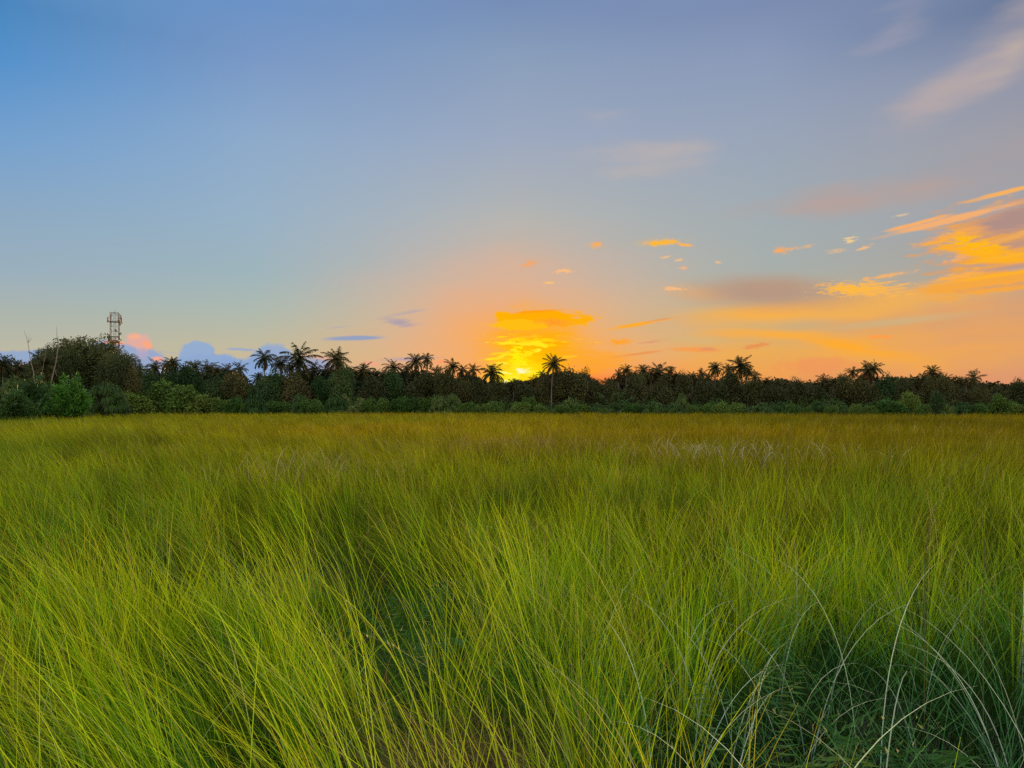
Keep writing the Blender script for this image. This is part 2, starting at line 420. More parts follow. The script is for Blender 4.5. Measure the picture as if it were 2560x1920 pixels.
# ------------------------------------------------------------------ sun
sd = bpy.data.lights.new("sun", 'SUN')
sd.energy = 5.0
sd.angle = R(6)
sd.color = (1.0, 0.56, 0.20)
so = bpy.data.objects.new("sun", sd); COL.objects.link(so)
dirv = Vector((math.sin(SUN_AZ) * math.cos(SUN_EL), math.cos(SUN_AZ) * math.cos(SUN_EL), math.sin(SUN_EL)))
so.rotation_euler = dirv.to_track_quat('Z', 'Y').to_euler()
so.location = (0, 60, 40)

# ------------------------------------------------------------------ materials
def leaf_mat(name, base=None, trans=0.35, rough=0.6, spec=0.1, var=0.3, tip=None):
    """base None: colour comes from the mesh's own 'tint' attribute"""
    mt = bpy.data.materials.new(name); mt.use_nodes = True
    nt = mt.node_tree; N, L = nt.nodes, nt.links; N.clear()
    out = N.new('ShaderNodeOutputMaterial')
    bs = N.new('ShaderNodeBsdfPrincipled'); tr = N.new('ShaderNodeBsdfTranslucent'); mx = N.new('ShaderNodeMixShader')
    at_ = N.new('ShaderNodeAttribute'); at_.attribute_name = 'tint'
    if base is None:
        c = at_.outputs['Color']
    else:
        mm = N.new('ShaderNodeMix'); mm.data_type = 'RGBA'; mm.blend_type = 'MULTIPLY'; mm.inputs[0].default_value = 1
        mm.inputs[6].default_value = (*base, 1)
        L.new(at_.outputs['Color'], mm.inputs[7])
        oi = N.new('ShaderNodeObjectInfo')
        hs = N.new('ShaderNodeHueSaturation')
        mh = N.new('ShaderNodeMapRange'); L.new(oi.outputs['Random'], mh.inputs[0])
        mh.inputs[3].default_value = 0.5 - 0.035; mh.inputs[4].default_value = 0.5 + 0.03
        L.new(mh.outputs[0], hs.inputs['Hue'])
        mv = N.new('ShaderNodeMapRange'); L.new(oi.outputs['Random'], mv.inputs[0])
        mv.inputs[3].default_value = 1 + var; mv.inputs[4].default_value = 1 - var
        L.new(mv.outputs[0], hs.inputs['Value'])
        L.new(mm.outputs[2], hs.inputs['Color'])
        c = hs.outputs[0]
    L.new(c, bs.inputs['Base Color']); L.new(c, tr.inputs[0])
    bs.inputs['Roughness'].default_value = rough
    bs.inputs['Specular IOR Level'].default_value = spec
    mx.inputs[0].default_value = trans
    L.new(bs.outputs[0], mx.inputs[1]); L.new(tr.outputs[0], mx.inputs[2]); L.new(mx.outputs[0], out.inputs[0])
    return mt

def bark_mat(name, a, b, scale=6):
    mt = bpy.data.materials.new(name); mt.use_nodes = True
    nt = mt.node_tree; N, L = nt.nodes, nt.links
    bs = N['Principled BSDF']; bs.inputs['Roughness'].default_value = 0.85
    tc = N.new('ShaderNodeTexCoord'); no = N.new('ShaderNodeTexNoise'); no.inputs['Scale'].default_value = scale
    no.inputs['Detail'].default_value = 5
    L.new(tc.outputs['Object'], no.inputs[0])
    cr = N.new('ShaderNodeValToRGB'); cr.color_ramp.elements[0].color = (*a, 1); cr.color_ramp.elements[1].color = (*b, 1)
    cr.color_ramp.elements[0].position = .35; cr.color_ramp.elements[1].position = .65
    L.new(no.outputs[0], cr.inputs[0]); L.new(cr.outputs[0], bs.inputs['Base Color'])
    bp = N.new('ShaderNodeBump'); bp.inputs['Strength'].default_value = .4
    L.new(no.outputs[0], bp.inputs['Height']); L.new(bp.outputs[0], bs.inputs['Normal'])
    return mt

M_GRASS = leaf_mat('grass_blades', None, trans=0.30, rough=0.7, spec=0.03)
M_TREE = leaf_mat('tree_leaves', (0.066, 0.072, 0.024), trans=0.18)
M_DOME = leaf_mat('dome_tree_leaves', (0.056, 0.074, 0.025), trans=0.15)
M_TREE_L = leaf_mat('green_tree_leaves', (0.046, 0.086, 0.026), trans=0.2)
M_WOOD = leaf_mat('woodland_leaves', (0.054, 0.058, 0.024), trans=0.15)
M_BUSH = leaf_mat('shrub_leaves', (0.068, 0.128, 0.022), trans=0.22)
M_STRAP = leaf_mat('strap_leaves', (0.060, 0.115, 0.026), trans=0.2)
M_PALM = leaf_mat('palm_leaflets', (0.056, 0.060, 0.018), trans=0.2)
M_YPALM = leaf_mat('young_palm_leaflets', (0.08, 0.12, 0.03), trans=0.25)
M_FERN = leaf_mat('fern_leaves', (0.06, 0.14, 0.03), trans=0.35)
M_BARK = bark_mat('bark', (0.06, 0.045, 0.03), (0.14, 0.11, 0.08))
M_PBARK = bark_mat('palm_bark', (0.09, 0.07, 0.05), (0.19, 0.16, 0.12), 3)
M_SNAG = bark_mat('dead_wood', (0.12, 0.10, 0.085), (0.24, 0.21, 0.18), 5)

def plain(name, c, rough=.5, metal=0.0):
    mt = bpy.data.materials.new(name); mt.use_nodes = True
    nt = mt.node_tree; N, L = nt.nodes, nt.links
    bs = N['Principled BSDF']; bs.inputs['Roughness'].default_value = rough; bs.inputs['Metallic'].default_value = metal
    no = N.new('ShaderNodeTexNoise'); no.inputs['Scale'].default_value = 2.5
    mx = N.new('ShaderNodeMix'); mx.data_type = 'RGBA'
    L.new(no.outputs[0], mx.inputs[0])
    mx.inputs[6].default_value = (*[v * .8 for v in c], 1); mx.inputs[7].default_value = (*[v * 1.15 for v in c], 1)
    L.new(mx.outputs[2], bs.inputs['Base Color'])
    return mt
M_STEEL = plain('galvanised_steel', (0.15, 0.125, 0.12), .6, .2)
M_STEELR = plain('red_painted_steel', (0.30, 0.09, 0.07), .55, .1)
M_ANT = plain('antenna_shell', (0.17, 0.14, 0.135), .6)

def ground_mat():
    mt = bpy.data.materials.new('soil'); mt.use_nodes = True
    nt = mt.node_tree; N, L = nt.nodes, nt.links
    bs = N['Principled BSDF']; bs.inputs['Roughness'].default_value = .95
    tc = N.new('ShaderNodeTexCoord'); no = N.new('ShaderNodeTexNoise'); no.inputs['Scale'].default_value = 3
    no.inputs['Detail'].default_value = 8
    L.new(tc.outputs['Object'], no.inputs[0])
    cr = N.new('ShaderNodeValToRGB')
    cr.color_ramp.elements[0].color = (0.010, 0.014, 0.005, 1); cr.color_ramp.elements[1].color = (0.030, 0.034, 0.010, 1)
    L.new(no.outputs[0], cr.inputs[0]); L.new(cr.outputs[0], bs.inputs['Base Color'])
    return mt

# ------------------------------------------------------------------ mesh helpers
def tag(o, label=None, cat=None, group=None, kind=None):
    if label: o['label'] = label
    if cat: o['category'] = cat
    if group: o['group'] = group
    if kind: o['kind'] = kind
    return o

def mesh_np(name, verts, faces, mat, tint=None, smooth=False):
    """verts (n,3); faces (m,k) with k = 3 or 4"""
    me = bpy.data.meshes.new(name)
    nv, nf, k = len(verts), len(faces), faces.shape[1]
    me.vertices.add(nv); me.vertices.foreach_set('co', np.ascontiguousarray(verts, np.float32).ravel())
    me.loops.add(nf * k); me.loops.foreach_set('vertex_index', np.ascontiguousarray(faces, np.int32).ravel())
    me.polygons.add(nf)
    me.polygons.foreach_set('loop_start', np.arange(0, nf * k, k, dtype=np.int32))
    me.polygons.foreach_set('loop_total', np.full(nf, k, np.int32))
    if smooth: me.polygons.foreach_set('use_smooth', np.ones(nf, bool))
    a = me.attributes.new('tint', 'FLOAT_COLOR', 'POINT')
    if tint is None:
        tint = np.ones((nv, 3))
    t4 = np.ones((nv, 4), np.float32); t4[:, :3] = tint
    a.data.foreach_set('color', t4.ravel())
    me.update(calc_edges=True)
    me.materials.append(mat)
    return me

def add(name, me, parent=None, loc=None, scale=None, rot=None):
    o = bpy.data.objects.new(name, me); COL.objects.link(o)
    if parent is not None: o.parent = parent
    if loc is not None: o.location = loc
    if scale is not None: o.scale = scale if not isinstance(scale, (int, float)) else (scale,) * 3
    if rot is not None: o.rotation_euler = rot
    return o

def empty(name, loc, rz=0.0):
    o = bpy.data.objects.new(name, None); COL.objects.link(o)
    o.location = loc; o.rotation_euler = (0, 0, rz); o.empty_display_size = .3
    return o

class Tubes:
    """collects tapered tubes into one mesh"""
    def __init__(s): s.v, s.f = [], []
    def tube(s, pts, rad, k=6):
        pts = [Vector(p) for p in pts]
        if isinstance(rad, (int, float)): rad = [rad] * len(pts)
        b = len(s.v)
        for i, p in enumerate(pts):
            d = (pts[min(i + 1, len(pts) - 1)] - pts[max(i - 1, 0)]).normalized()
            u = d.orthogonal().normalized() if i == 0 else (u - d * u.dot(d)).normalized()
            w = d.cross(u)
            for j in range(k):
                a = 2 * math.pi * j / k
                s.v.append(tuple(p + (u * math.cos(a) + w * math.sin(a)) * rad[i]))
        for i in range(len(pts) - 1):
            for j in range(k):
                a = b + i * k + j; c = b + i * k + (j + 1) % k
                s.f.append((a, c, c + k, a + k))
    def box(s, c, sx, sy, sz):
        b = len(s.v); c = Vector(c)
        for z in (-1, 1):
            for x, y in ((-1, -1), (1, -1), (1, 1), (-1, 1)):
                s.v.append((c.x + x * sx / 2, c.y + y * sy / 2, c.z + z * sz / 2))
        for q in ((0, 3, 2, 1), (4, 5, 6, 7), (0, 1, 5, 4), (1, 2, 6, 5), (2, 3, 7, 6), (3, 0, 4, 7)):
            s.f.append(tuple(b + i for i in q))
    def mesh(s, name, mat): return mesh_np(name, np.array(s.v), np.array(s.f), mat, smooth=True)

def unit(v): return v / np.maximum(np.linalg.norm(v, axis=-1, keepdims=True), 1e-9)

def leaf_cards(cent, ln, wd, direc=None, up_bias=0.3, r=None):
    """one diamond-like quad per centre, random facing; returns verts, faces"""
    r = r or rng
    n = len(cent)
    d = unit(r.normal(size=(n, 3)) * (1, 1, .7)) if direc is None else unit(direc + r.normal(size=(n, 3)) * .35)
    s = unit(np.cross(d, unit(r.normal(size=(n, 3)) + (0, 0, up_bias))))
    nn = np.cross(d, s)
    ln = np.broadcast_to(np.asarray(ln), (n,))[:, None]; wd = np.broadcast_to(np.asarray(wd), (n,))[:, None]
    a = cent - d * ln / 2
    b = cent + s * wd / 2 + nn * ln * .06
    c = cent + d * ln / 2 - nn * ln * .08
    e = cent - s * wd / 2 + nn * ln * .06
    v = np.stack([a, b, c, e], 1).reshape(-1, 3)
    f = np.arange(n * 4).reshape(-1, 4)
    return v, f

# ------------------------------------------------------------------ ground
gv, gf = [], []
ys = [-60, -10, 0, 5, 10, 20, 40, 80, 120, 160, 220, 400, 900, 2500]
xs = [-2500, -900, -300, -120, -60, -30, -10, 0, 10, 30, 60, 120, 300, 900, 2500]
for y in ys:
    for x in xs: gv.append((x, y, 0.0))
for i in range(len(ys) - 1):
    for j in range(len(xs) - 1):
        a = i * len(xs) + j; gf.append((a, a + 1, a + 1 + len(xs), a + len(xs)))
g = add('ground', mesh_np('ground', np.array(gv, float), np.array(gf), ground_mat()))
tag(g, 'dark soil under the tall grass', None, None, 'structure')

# ------------------------------------------------------------------ grass
def vnoise(x, y, scale, seed):
    """smooth value noise in numpy"""
    r = np.random.default_rng(seed); T = r.random((64, 64))
    u = x / scale; v = y / scale
    iu = np.floor(u).astype(int); iv = np.floor(v).astype(int)
    fu = u - iu; fv = v - iv; fu = fu * fu * (3 - 2 * fu); fv = fv * fv * (3 - 2 * fv)
    g = lambda a, b: T[a % 64, b % 64]
    return (g(iu, iv) * (1 - fu) * (1 - fv) + g(iu + 1, iv) * fu * (1 - fv) + g(iu, iv + 1) * (1 - fu) * fv + g(iu + 1, iv + 1) * fu * fv)

def blades(x, y, h, th0, th1, phi, w, tint_root, tint_tip, segs, face=None, p=1.5, z0=None):
    """th0 start angle from vertical, th1 added bend, phi heading of lean (0 = +x)"""
    n = len(x)
    t = np.linspace(0, 1, segs + 1)
    tm = (t[1:] + t[:-1]) / 2
    ang = th0[:, None] + th1[:, None] * tm[None] ** p          # n,segs
    ds = (h / segs)[:, None]
    hx = np.concatenate([np.zeros((n, 1)), np.cumsum(np.sin(ang) * ds, 1)], 1)
    hz = np.concatenate([np.zeros((n, 1)), np.cumsum(np.cos(ang) * ds, 1)], 1)
    px = x[:, None] + hx * np.cos(phi)[:, None]
    py = y[:, None] + hx * np.sin(phi)[:, None]
    pz = hz + (0 if z0 is None else z0[:, None])
    if face is None: face = rng.uniform(-.9, .9, n)
    sx = np.cos(face)[:, None]; sy = np.sin(face)[:, None]
    ww = w[:, None] * np.maximum((1 - t) ** .55, .12)[None] / 2
    v = np.empty((n, segs + 1, 2, 3), np.float32)
    v[:, :, 0, 0] = px - sx * ww; v[:, :, 1, 0] = px + sx * ww
    v[:, :, 0, 1] = py - sy * ww; v[:, :, 1, 1] = py + sy * ww
    v[:, :, 0, 2] = pz; v[:, :, 1, 2] = pz
    base = (np.arange(n) * (segs + 1) * 2)[:, None] + (np.arange(segs) * 2)[None]
    f = np.stack([base, base + 1, base + 3, base + 2], -1).reshape(-1, 4)
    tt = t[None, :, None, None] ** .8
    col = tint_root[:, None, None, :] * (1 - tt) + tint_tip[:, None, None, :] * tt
    col = np.broadcast_to(col, (n, segs + 1, 2, 3)).reshape(-1, 3)
    return v.reshape(-1, 3), f, col

LX = np.array([-.75, -.5, -.3, -.15, 0, .15, .35, .55, .75])
LV = np.array([.66, .64, .55, .36, .14, .05, -.08, -.24, -.36])   # lean to the left (+) across the field
def scatter(y0, y1, dens, pad=1.5, k=.80):
    if y1 < 10: pad += 1.6
    n_try = int(dens * (y1 - y0) * (2 * k * y1 + 2 * pad))
    y = rng.uniform(y0, y1, n_try); x = rng.uniform(-1, 1, n_try) * (k * y1 + pad)
    keep = np.abs(x) < k * y + pad
    return x[keep], y[keep]

def grass_cols(x, y, n, rnd):
    """albedo of root and tip: yellow green patches, green roots darkened for shade, straw tips"""
    patch = vnoise(x, y, 1.1, 3) * .6 + vnoise(x, y, .35, 4) * .4
    big = vnoise(x, y, 9.0, 5)
    lime = np.array([.32, .43, .006]); green = np.array([.10, .27, .016]); gold = np.array([.36, .275, .006])
    straw = np.array([.36, .30, .09]); deep = np.array([.022, .105, .016])
    k = np.clip(patch * 2.2 - .6 + rnd.normal(0, .18, n), 0, 1)[:, None]
    tip = green * (1 - k) + lime * k
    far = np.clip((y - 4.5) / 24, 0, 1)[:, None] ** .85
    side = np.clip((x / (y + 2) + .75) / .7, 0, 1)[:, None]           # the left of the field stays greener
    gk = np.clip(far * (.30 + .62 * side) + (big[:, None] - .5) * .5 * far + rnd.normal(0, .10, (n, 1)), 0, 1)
    right_tone = 1 - .42 * far * np.clip((x / (y + 2) + .1) / .6, 0, 1)[:, None] * (.6 + .8 * vnoise(x, y, 14.0, 6)[:, None])  # tips darker towards the far right of the field
    tip = (tip * (1 - gk) + gold * gk) * right_tone
    st = (rnd.random(n) < .07)[:, None]
    tip = np.where(st, straw, tip)
    root = deep * (1 - .55 * k) + green * .55 * k  # roots darkened to paint in the shade between the blades
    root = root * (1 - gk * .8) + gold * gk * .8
    b = rnd.uniform(.55, 1.3, (n, 1))
    return root * b, np.minimum(tip * b, .75)

# hollow of low grass in the near right corner, shade painted into its colour
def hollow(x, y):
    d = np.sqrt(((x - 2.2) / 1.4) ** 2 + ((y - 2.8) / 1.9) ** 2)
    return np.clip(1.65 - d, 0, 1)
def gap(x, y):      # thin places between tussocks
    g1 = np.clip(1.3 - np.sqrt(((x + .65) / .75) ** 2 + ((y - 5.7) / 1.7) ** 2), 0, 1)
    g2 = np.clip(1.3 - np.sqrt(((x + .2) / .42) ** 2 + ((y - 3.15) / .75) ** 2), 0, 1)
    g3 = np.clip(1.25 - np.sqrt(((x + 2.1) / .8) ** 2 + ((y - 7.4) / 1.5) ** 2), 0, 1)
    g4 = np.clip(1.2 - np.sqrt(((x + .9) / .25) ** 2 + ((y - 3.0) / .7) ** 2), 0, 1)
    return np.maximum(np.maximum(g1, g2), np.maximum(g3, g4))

GV, GF, GC = [], [], []
off = 0
def push(v, f, c):
    global off
    GV.append(v); GF.append(f + off); GC.append(c); off += len(v)

def field(y0, y1, dens, w0, segs, hscale=1.0, pad=1.5, bright=1.0):
    x, y = scatter(y0, y1, dens, pad)
    # pull blades towards tussock centres
    cs = .34 if y0 < 14 else .8
    cx = (np.floor(x / cs) + .5) * cs; cyy = (np.floor(y / cs) + .5) * cs
    jx = (vnoise(cx * 7.3, cyy * 3.1, .37, 11) - .5) * cs; jy = (vnoise(cx * 5.1, cyy * 6.7, .31, 12) - .5) * cs
    pull = rng.uniform(0, .8, len(x))
    ox, oy = x - (cx + jx), y - (cyy + jy)
    x = x - ox * pull; y = y - oy * pull
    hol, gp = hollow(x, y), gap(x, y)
    keep = (rng.random(len(x)) > .6 * gp) & (rng.random(len(x)) > .62 * hol)
    x, y, ox, oy, hol, gp = x[keep], y[keep], ox[keep], oy[keep], hol[keep], gp[keep]
    n = len(x)
    hn = vnoise(x, y, 2.3, 21) * .6 + vnoise(x, y, .7, 22) * .4
    tus = vnoise(cx[keep] * 9.1, cyy[keep] * 7.7, .41, 24)
    h = (.52 + .58 * hn + .30 * (tus - .4)) * rng.uniform(.6, 1.2, n) * hscale
    h *= (1 - .58 * hol) * (1 - .45 * gp)
    reed = np.clip(1.2 - np.sqrt(((x + 16.5) / 5) ** 2 + ((y - 30) / 10) ** 2), 0, 1)
    h *= 1 + .45 * reed
    lean = np.interp(x / (y + .8), LX, LV)
    lean = lean * (1 + .35 * (vnoise(x, y, 3.1, 23) - .5))
    # base direction: along x by the wind, plus fan out of the tussock
    fan = vnoise(cx[keep] * 3.7, cyy[keep] * 6.1, .39, 26) - .5
    lx = -lean + ox / cs * .42 + rng.normal(0, .17, n) + fan * .45
    ly = oy / cs * .35 + rng.normal(0, .17, n) - .03
    tot = np.hypot(lx, ly); phi = np.arctan2(ly, lx)
    th0 = tot * rng.uniform(.35, .75, n)
    th1 = tot * rng.uniform(.5, 1.3, n) + np.abs(rng.normal(0, .22, n))
    wild = rng.random(n) < .05
    th1 = np.where(wild, th1 + rng.uniform(.5, 1.3, n), th1)
    w = w0 * rng.uniform(.6, 1.35, n)
    root, tip = grass_cols(x, y, n, rng)
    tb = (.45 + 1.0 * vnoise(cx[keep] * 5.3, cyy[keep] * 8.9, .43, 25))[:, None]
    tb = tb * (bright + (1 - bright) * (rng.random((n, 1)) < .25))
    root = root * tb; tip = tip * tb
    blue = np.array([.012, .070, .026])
    hol_shade = np.clip(hol * 1.4, 0, .95)[:, None]  # blades turn dark blue green here, standing in for the hollow's shade
    root = root * (1 - hol_shade) + blue * .6 * hol_shade; tip = tip * (1 - hol_shade) + blue * hol_shade
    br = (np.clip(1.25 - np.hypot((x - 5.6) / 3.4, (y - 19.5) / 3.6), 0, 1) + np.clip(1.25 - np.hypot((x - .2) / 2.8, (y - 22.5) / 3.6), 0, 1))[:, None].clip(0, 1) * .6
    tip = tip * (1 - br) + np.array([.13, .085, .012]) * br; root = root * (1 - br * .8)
    gap_shade = (gp * .5)[:, None]; tip = tip * (1 - gap_shade) + np.array([.06, .17, .04]) * gap_shade; root = root * (1 - gap_shade * .8)  # gap blades darkened as well, their shade put into the colour
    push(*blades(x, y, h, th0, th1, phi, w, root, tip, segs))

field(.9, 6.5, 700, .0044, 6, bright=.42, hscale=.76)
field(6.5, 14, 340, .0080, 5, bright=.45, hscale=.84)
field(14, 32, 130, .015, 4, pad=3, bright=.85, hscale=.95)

# tussocks: fans of long blades that each have a lean, a height and a colour of their own
def tussocks(y0, y1, sp, nb, w0, segs, pad=1.2, keepk=.78, dim=1.0):
    gx, gy = np.meshgrid(np.arange(-.80 * y1 - pad, .80 * y1 + pad, sp), np.arange(y0, y1, sp))
    tx = gx.ravel() + rng.uniform(-.45, .45, gx.size) * sp; ty = gy.ravel() + rng.uniform(-.45, .45, gx.size) * sp
    kp = (np.abs(tx) < .80 * ty + pad) & (rng.random(tx.size) < keepk) & (hollow(tx, ty) < .35 + .25 * rng.random(tx.size)) & (gap(tx, ty) < .12 + .45 * rng.random(tx.size))
    tx, ty = tx[kp], ty[kp]; T = len(tx)
    cnt = np.maximum(4, (nb * rng.uniform(.35, 1.7, T)).astype(int))
    i = np.repeat(np.arange(T), cnt); n = len(i)
    q = np.sqrt(rng.random(n)); a = rng.uniform(0, 6.28, n); br = sp * rng.uniform(.10, .34, T)[i]
    ux, uy = q * np.cos(a), q * np.sin(a)
    x, y = tx[i] + ux * br, ty[i] + uy * br
    wind = np.interp(tx / (ty + .8), LX, LV) * rng.uniform(.15, 1.4, T)
    sx = -wind + rng.normal(0, .14, T); sy = rng.normal(-.02, .14, T)
    fan = rng.uniform(.22, .62, T)[i]
    lx = sx[i] + ux * fan + rng.normal(0, .07, n); ly = sy[i] + uy * fan + rng.normal(0, .07, n)
    tot = np.hypot(lx, ly); phi = np.arctan2(ly, lx)
    hT = rng.uniform(.74, 1.22, T); h = hT[i] * rng.uniform(.5, 1.05, n)
    cur = rng.uniform(.4, 1.9, T)[i]
    th0 = tot * rng.uniform(.35, .8, n); th1 = tot * cur * rng.uniform(.6, 1.4, n) + np.abs(rng.normal(0, .15, n))
    wild = rng.random(n) < .07; th1 = np.where(wild, th1 + rng.uniform(.5, 1.6, n), th1)
    root, tip = grass_cols(x, y, n, rng)
    hue = rng.random(T)
    cT = np.where((hue < .45)[:, None], np.array([[.50, .62, .006]]), np.where((hue < .72)[:, None], np.array([[.30, .58, .010]]),
         np.where((hue < .88)[:, None], np.array([[.13, .36, .025]]), np.array([[.60, .54, .02]]))))
    mixk = np.clip(1.0 - (y - 4) / 22, .0, 1)[:, None] * .8
    tip = tip * (1 - mixk) + cT[i] * mixk * rng.uniform(.6, 1.2, (n, 1))
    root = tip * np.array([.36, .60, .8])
    dry = (rng.random(n) < .035)[:, None]
    tip = np.where(dry, np.array([.42, .30, .12]), tip)
    w = w0 * rng.uniform(.5, 1.6, n)
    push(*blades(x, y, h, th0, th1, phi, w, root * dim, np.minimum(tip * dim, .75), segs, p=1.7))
tussocks(1.5, 6.2, .27, 46, .0048, 8, pad=2.8)
tussocks(6.2, 13, .36, 34, .0062, 6, dim=.88)
tussocks(13, 32, .65, 30, .012, 4, pad=3, dim=.85)
tussocks(32, 60, 1.5, 16, .034, 3, pad=4)
field(32, 70, 58, .022, 3, pad=4)
field(70, 146, 17, .042, 3, pad=6)

# leafy undergrowth between the near tussocks
x, y = scatter(1.2, 7, 420)
n = len(x)
root, tip = grass_cols(x, y, n, rng)
uk = (1 - .85 * np.clip(hollow(x, y) * 1.3, 0, 1))[:, None]; root = root * uk; tip = tip * uk  # undergrowth darkened in the hollow, shade painted into its colour
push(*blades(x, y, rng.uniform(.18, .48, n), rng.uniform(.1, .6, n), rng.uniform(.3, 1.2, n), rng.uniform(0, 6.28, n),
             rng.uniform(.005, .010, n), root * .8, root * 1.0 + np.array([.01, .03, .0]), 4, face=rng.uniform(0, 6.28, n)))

# tall bright stems leaning through the near field
def stems(n, xr, yr, hr, colr, wr=(.003, .005), bend=(.3, 1.0), lean_k=1.0, phi=None, th0=None, p=1.5, segs=10, absx=False, low=True):
    y = rng.uniform(*yr, n); x = rng.uniform(*xr, n) * (1 if absx else y)
    if low:
        kp = (hollow(x, y) < .25 + .5 * rng.random(n)) & (gap(x, y) < .4 + .8 * rng.random(n)) & (vnoise(x, y, .55, 27) > .30)
        x, y = x[kp], y[kp]; n = len(x)
    lean = np.interp(x / (y + .8), LX, LV) * lean_k * (.3 + 1.2 * vnoise(x, y, .8, 28))
    ph = np.where(lean > 0, math.pi, 0.0) + rng.normal(0, .55, n) if phi is None else phi(n)
    t0 = np.abs(lean) * rng.uniform(.5, 1.0, n) if th0 is None else rng.uniform(*th0, n)
    c = np.array(colr)[None] * rng.uniform(.6, 1.2, (n, 1))
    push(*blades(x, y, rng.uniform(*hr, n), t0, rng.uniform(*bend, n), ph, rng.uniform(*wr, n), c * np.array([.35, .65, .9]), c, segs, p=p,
                 face=rng.uniform(-.5, .5, n)))
stems(1100, (-.76, .05), (1.9, 7), (.95, 1.35), (.55, .64, .020), wr=(.0035, .0075), bend=(.2, 1.1))
stems(700, (-.12, .76), (1.9, 7), (.9, 1.35), (.34, .46, .015), wr=(.0035, .0070), bend=(.2, 1.1), phi=lambda n: rng.uniform(0, 6.28, n), th0=(.05, .5))
stems(260, (-.74, .3), (1.9, 6), (1.1, 1.5), (.50, .50, .10), wr=(.003, .006), bend=(.8, 1.6))
stems(150, (-.74, .74), (2.4, 8), (1.0, 1.4), (.46, .54, .16), bend=(1.0, 1.9), phi=lambda n: rng.uniform(0, 6.28, n))
stems(420, (-.74, .74), (2.5, 10), (.8, 1.2), (.36, .22, .07), wr=(.003, .006), bend=(.4, 1.9), phi=lambda n: rng.uniform(0, 6.28, n))
# long pale arching blades over the hollow
anyphi = lambda n: np.where(rng.random(n) < .5, rng.normal(math.pi, .6, n), rng.normal(0, .6, n))
stems(42, (.45, 2.9), (1.9, 3.9), (1.0, 1.6), (.58, .66, .42), wr=(.004, .0068), bend=(1.2, 2.5), th0=(.0, .4), phi=anyphi, p=2.2, segs=16, absx=True, low=False)
stems(30, (1.0, 3.8), (3.2, 5.8), (.9, 1.4), (.60, .62, .36), wr=(.004, .0068), bend=(1.2, 2.5), th0=(.0, .4), phi=anyphi, p=2.4, segs=14, absx=True, low=False)
stems(260, (.3, .76), (2.0, 5), (.8, 1.35), (.10, .26, .07), wr=(.003, .006), bend=(.4, 1.6), th0=(.0, .6), phi=anyphi, p=1.6, segs=12, low=False)
# bleached drooping heads, two patches some twenty metres out
def heads(cx, cyy, rx, ry, n, c):
    a = rng.uniform(0, 6.28, n); q = rng.random(n) ** .7
    x = cx + rx * q * np.cos(a); y = cyy + ry * q * np.sin(a)
    cc = np.array(c)[None] * rng.uniform(.55, 1.15, (n, 1))
    push(*blades(x, y, rng.uniform(.95, 1.3, n), rng.uniform(0, .25, n), rng.uniform(1.2, 2.6, n), rng.uniform(0, 6.28, n),
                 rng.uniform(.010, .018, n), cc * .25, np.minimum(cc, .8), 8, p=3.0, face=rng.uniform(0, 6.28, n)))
heads(5.0, 20, 2.5, 3.6, 170, (.66, .60, .40))
heads(5.2, 18.5, 1.6, 1.8, 50, (.80, .78, .62))
heads(7.8, 19, 1.6, 2.2, 40, (.66, .56, .34))
heads(.3, 23, 2.6, 3.5, 260, (.56, .40, .18))
heads(-2.4, 23, 2.2, 3.0, 70, (.44, .36, .16))
heads(-3.9, 15, 2.2, 2.5, 160, (.40, .36, .16))
# dry brown tangle low between the tussocks
n = 1300
a = rng.uniform(0, 6.28, n); q = np.sqrt(rng.random(n))
x = -.18 + .42 * q * np.cos(a); y = 3.45 + .4 * q * np.sin(a)
cb = np.array([.27, .16, .07])[None] * rng.uniform(.6, 1.3, (n, 1))
push(*blades(x, y, rng.uniform(.5, .85, n), rng.uniform(0, .5, n), rng.uniform(1.2, 2.6, n), rng.uniform(0, 6.28, n),
             rng.uniform(.0015, .003, n), cb * .7, cb, 9, p=1.2, face=rng.uniform(0, 6.28, n)))

gm = mesh_np('grass', np.concatenate(GV), np.concatenate(GF), M_GRASS, np.concatenate(GC))
print('grass quads', len(gm.polygons))
go = add('grass', gm)
tag(go, 'tall green and golden wild grass filling the whole field', 'grass', None, 'stuff')
del GV, GF, GC

# a few dark stalks that stand out of the field
def stalk(label, pts, r):
    t = Tubes()
    base = Vector((pts[0][0], pts[0][1], 0))
    P_ = [Vector(p) - base for p in pts]
    t.tube(P_, [r * (1 - .6 * i / (len(P_) - 1)) for i in range(len(P_))], 5)
    o = add('grass_stalk', t.mesh('grass_stalk', M_STALK), loc=base)
    tag(o, label, 'grass stalk', 'dark stalks rising out of the field')
M_STALK = plain('dry_stalk', (.085, .075, .02), .7)
def pxc(l, d): return [at(px, py, d) for px, py in l]
stalk('long dark stalk curving up to the right above the grass', [at(2310, 1600, 4.2).to_tuple()[:2] + (0,)] + [tuple(p) for p in pxc([(2312, 1400), (2325, 1300), (2360, 1225), (2410, 1160), (2475, 1105)], 4.2)], .003)
stalk('short dark upright stalk near the right edge of the field', [at(2458, 1600, 4.0).to_tuple()[:2] + (0,)] + [tuple(p) for p in pxc([(2458, 1480), (2462, 1380), (2456, 1300), (2450, 1250)], 4.0)], .0028)
stalk('hair thin vertical stalk reaching up to the bushes line', [at(1968, 1500, 5.5).to_tuple()[:2] + (0,)] + [tuple(p) for p in pxc([(1967, 1300), (1966, 1150), (1964, 1010)], 5.5)], .0022)

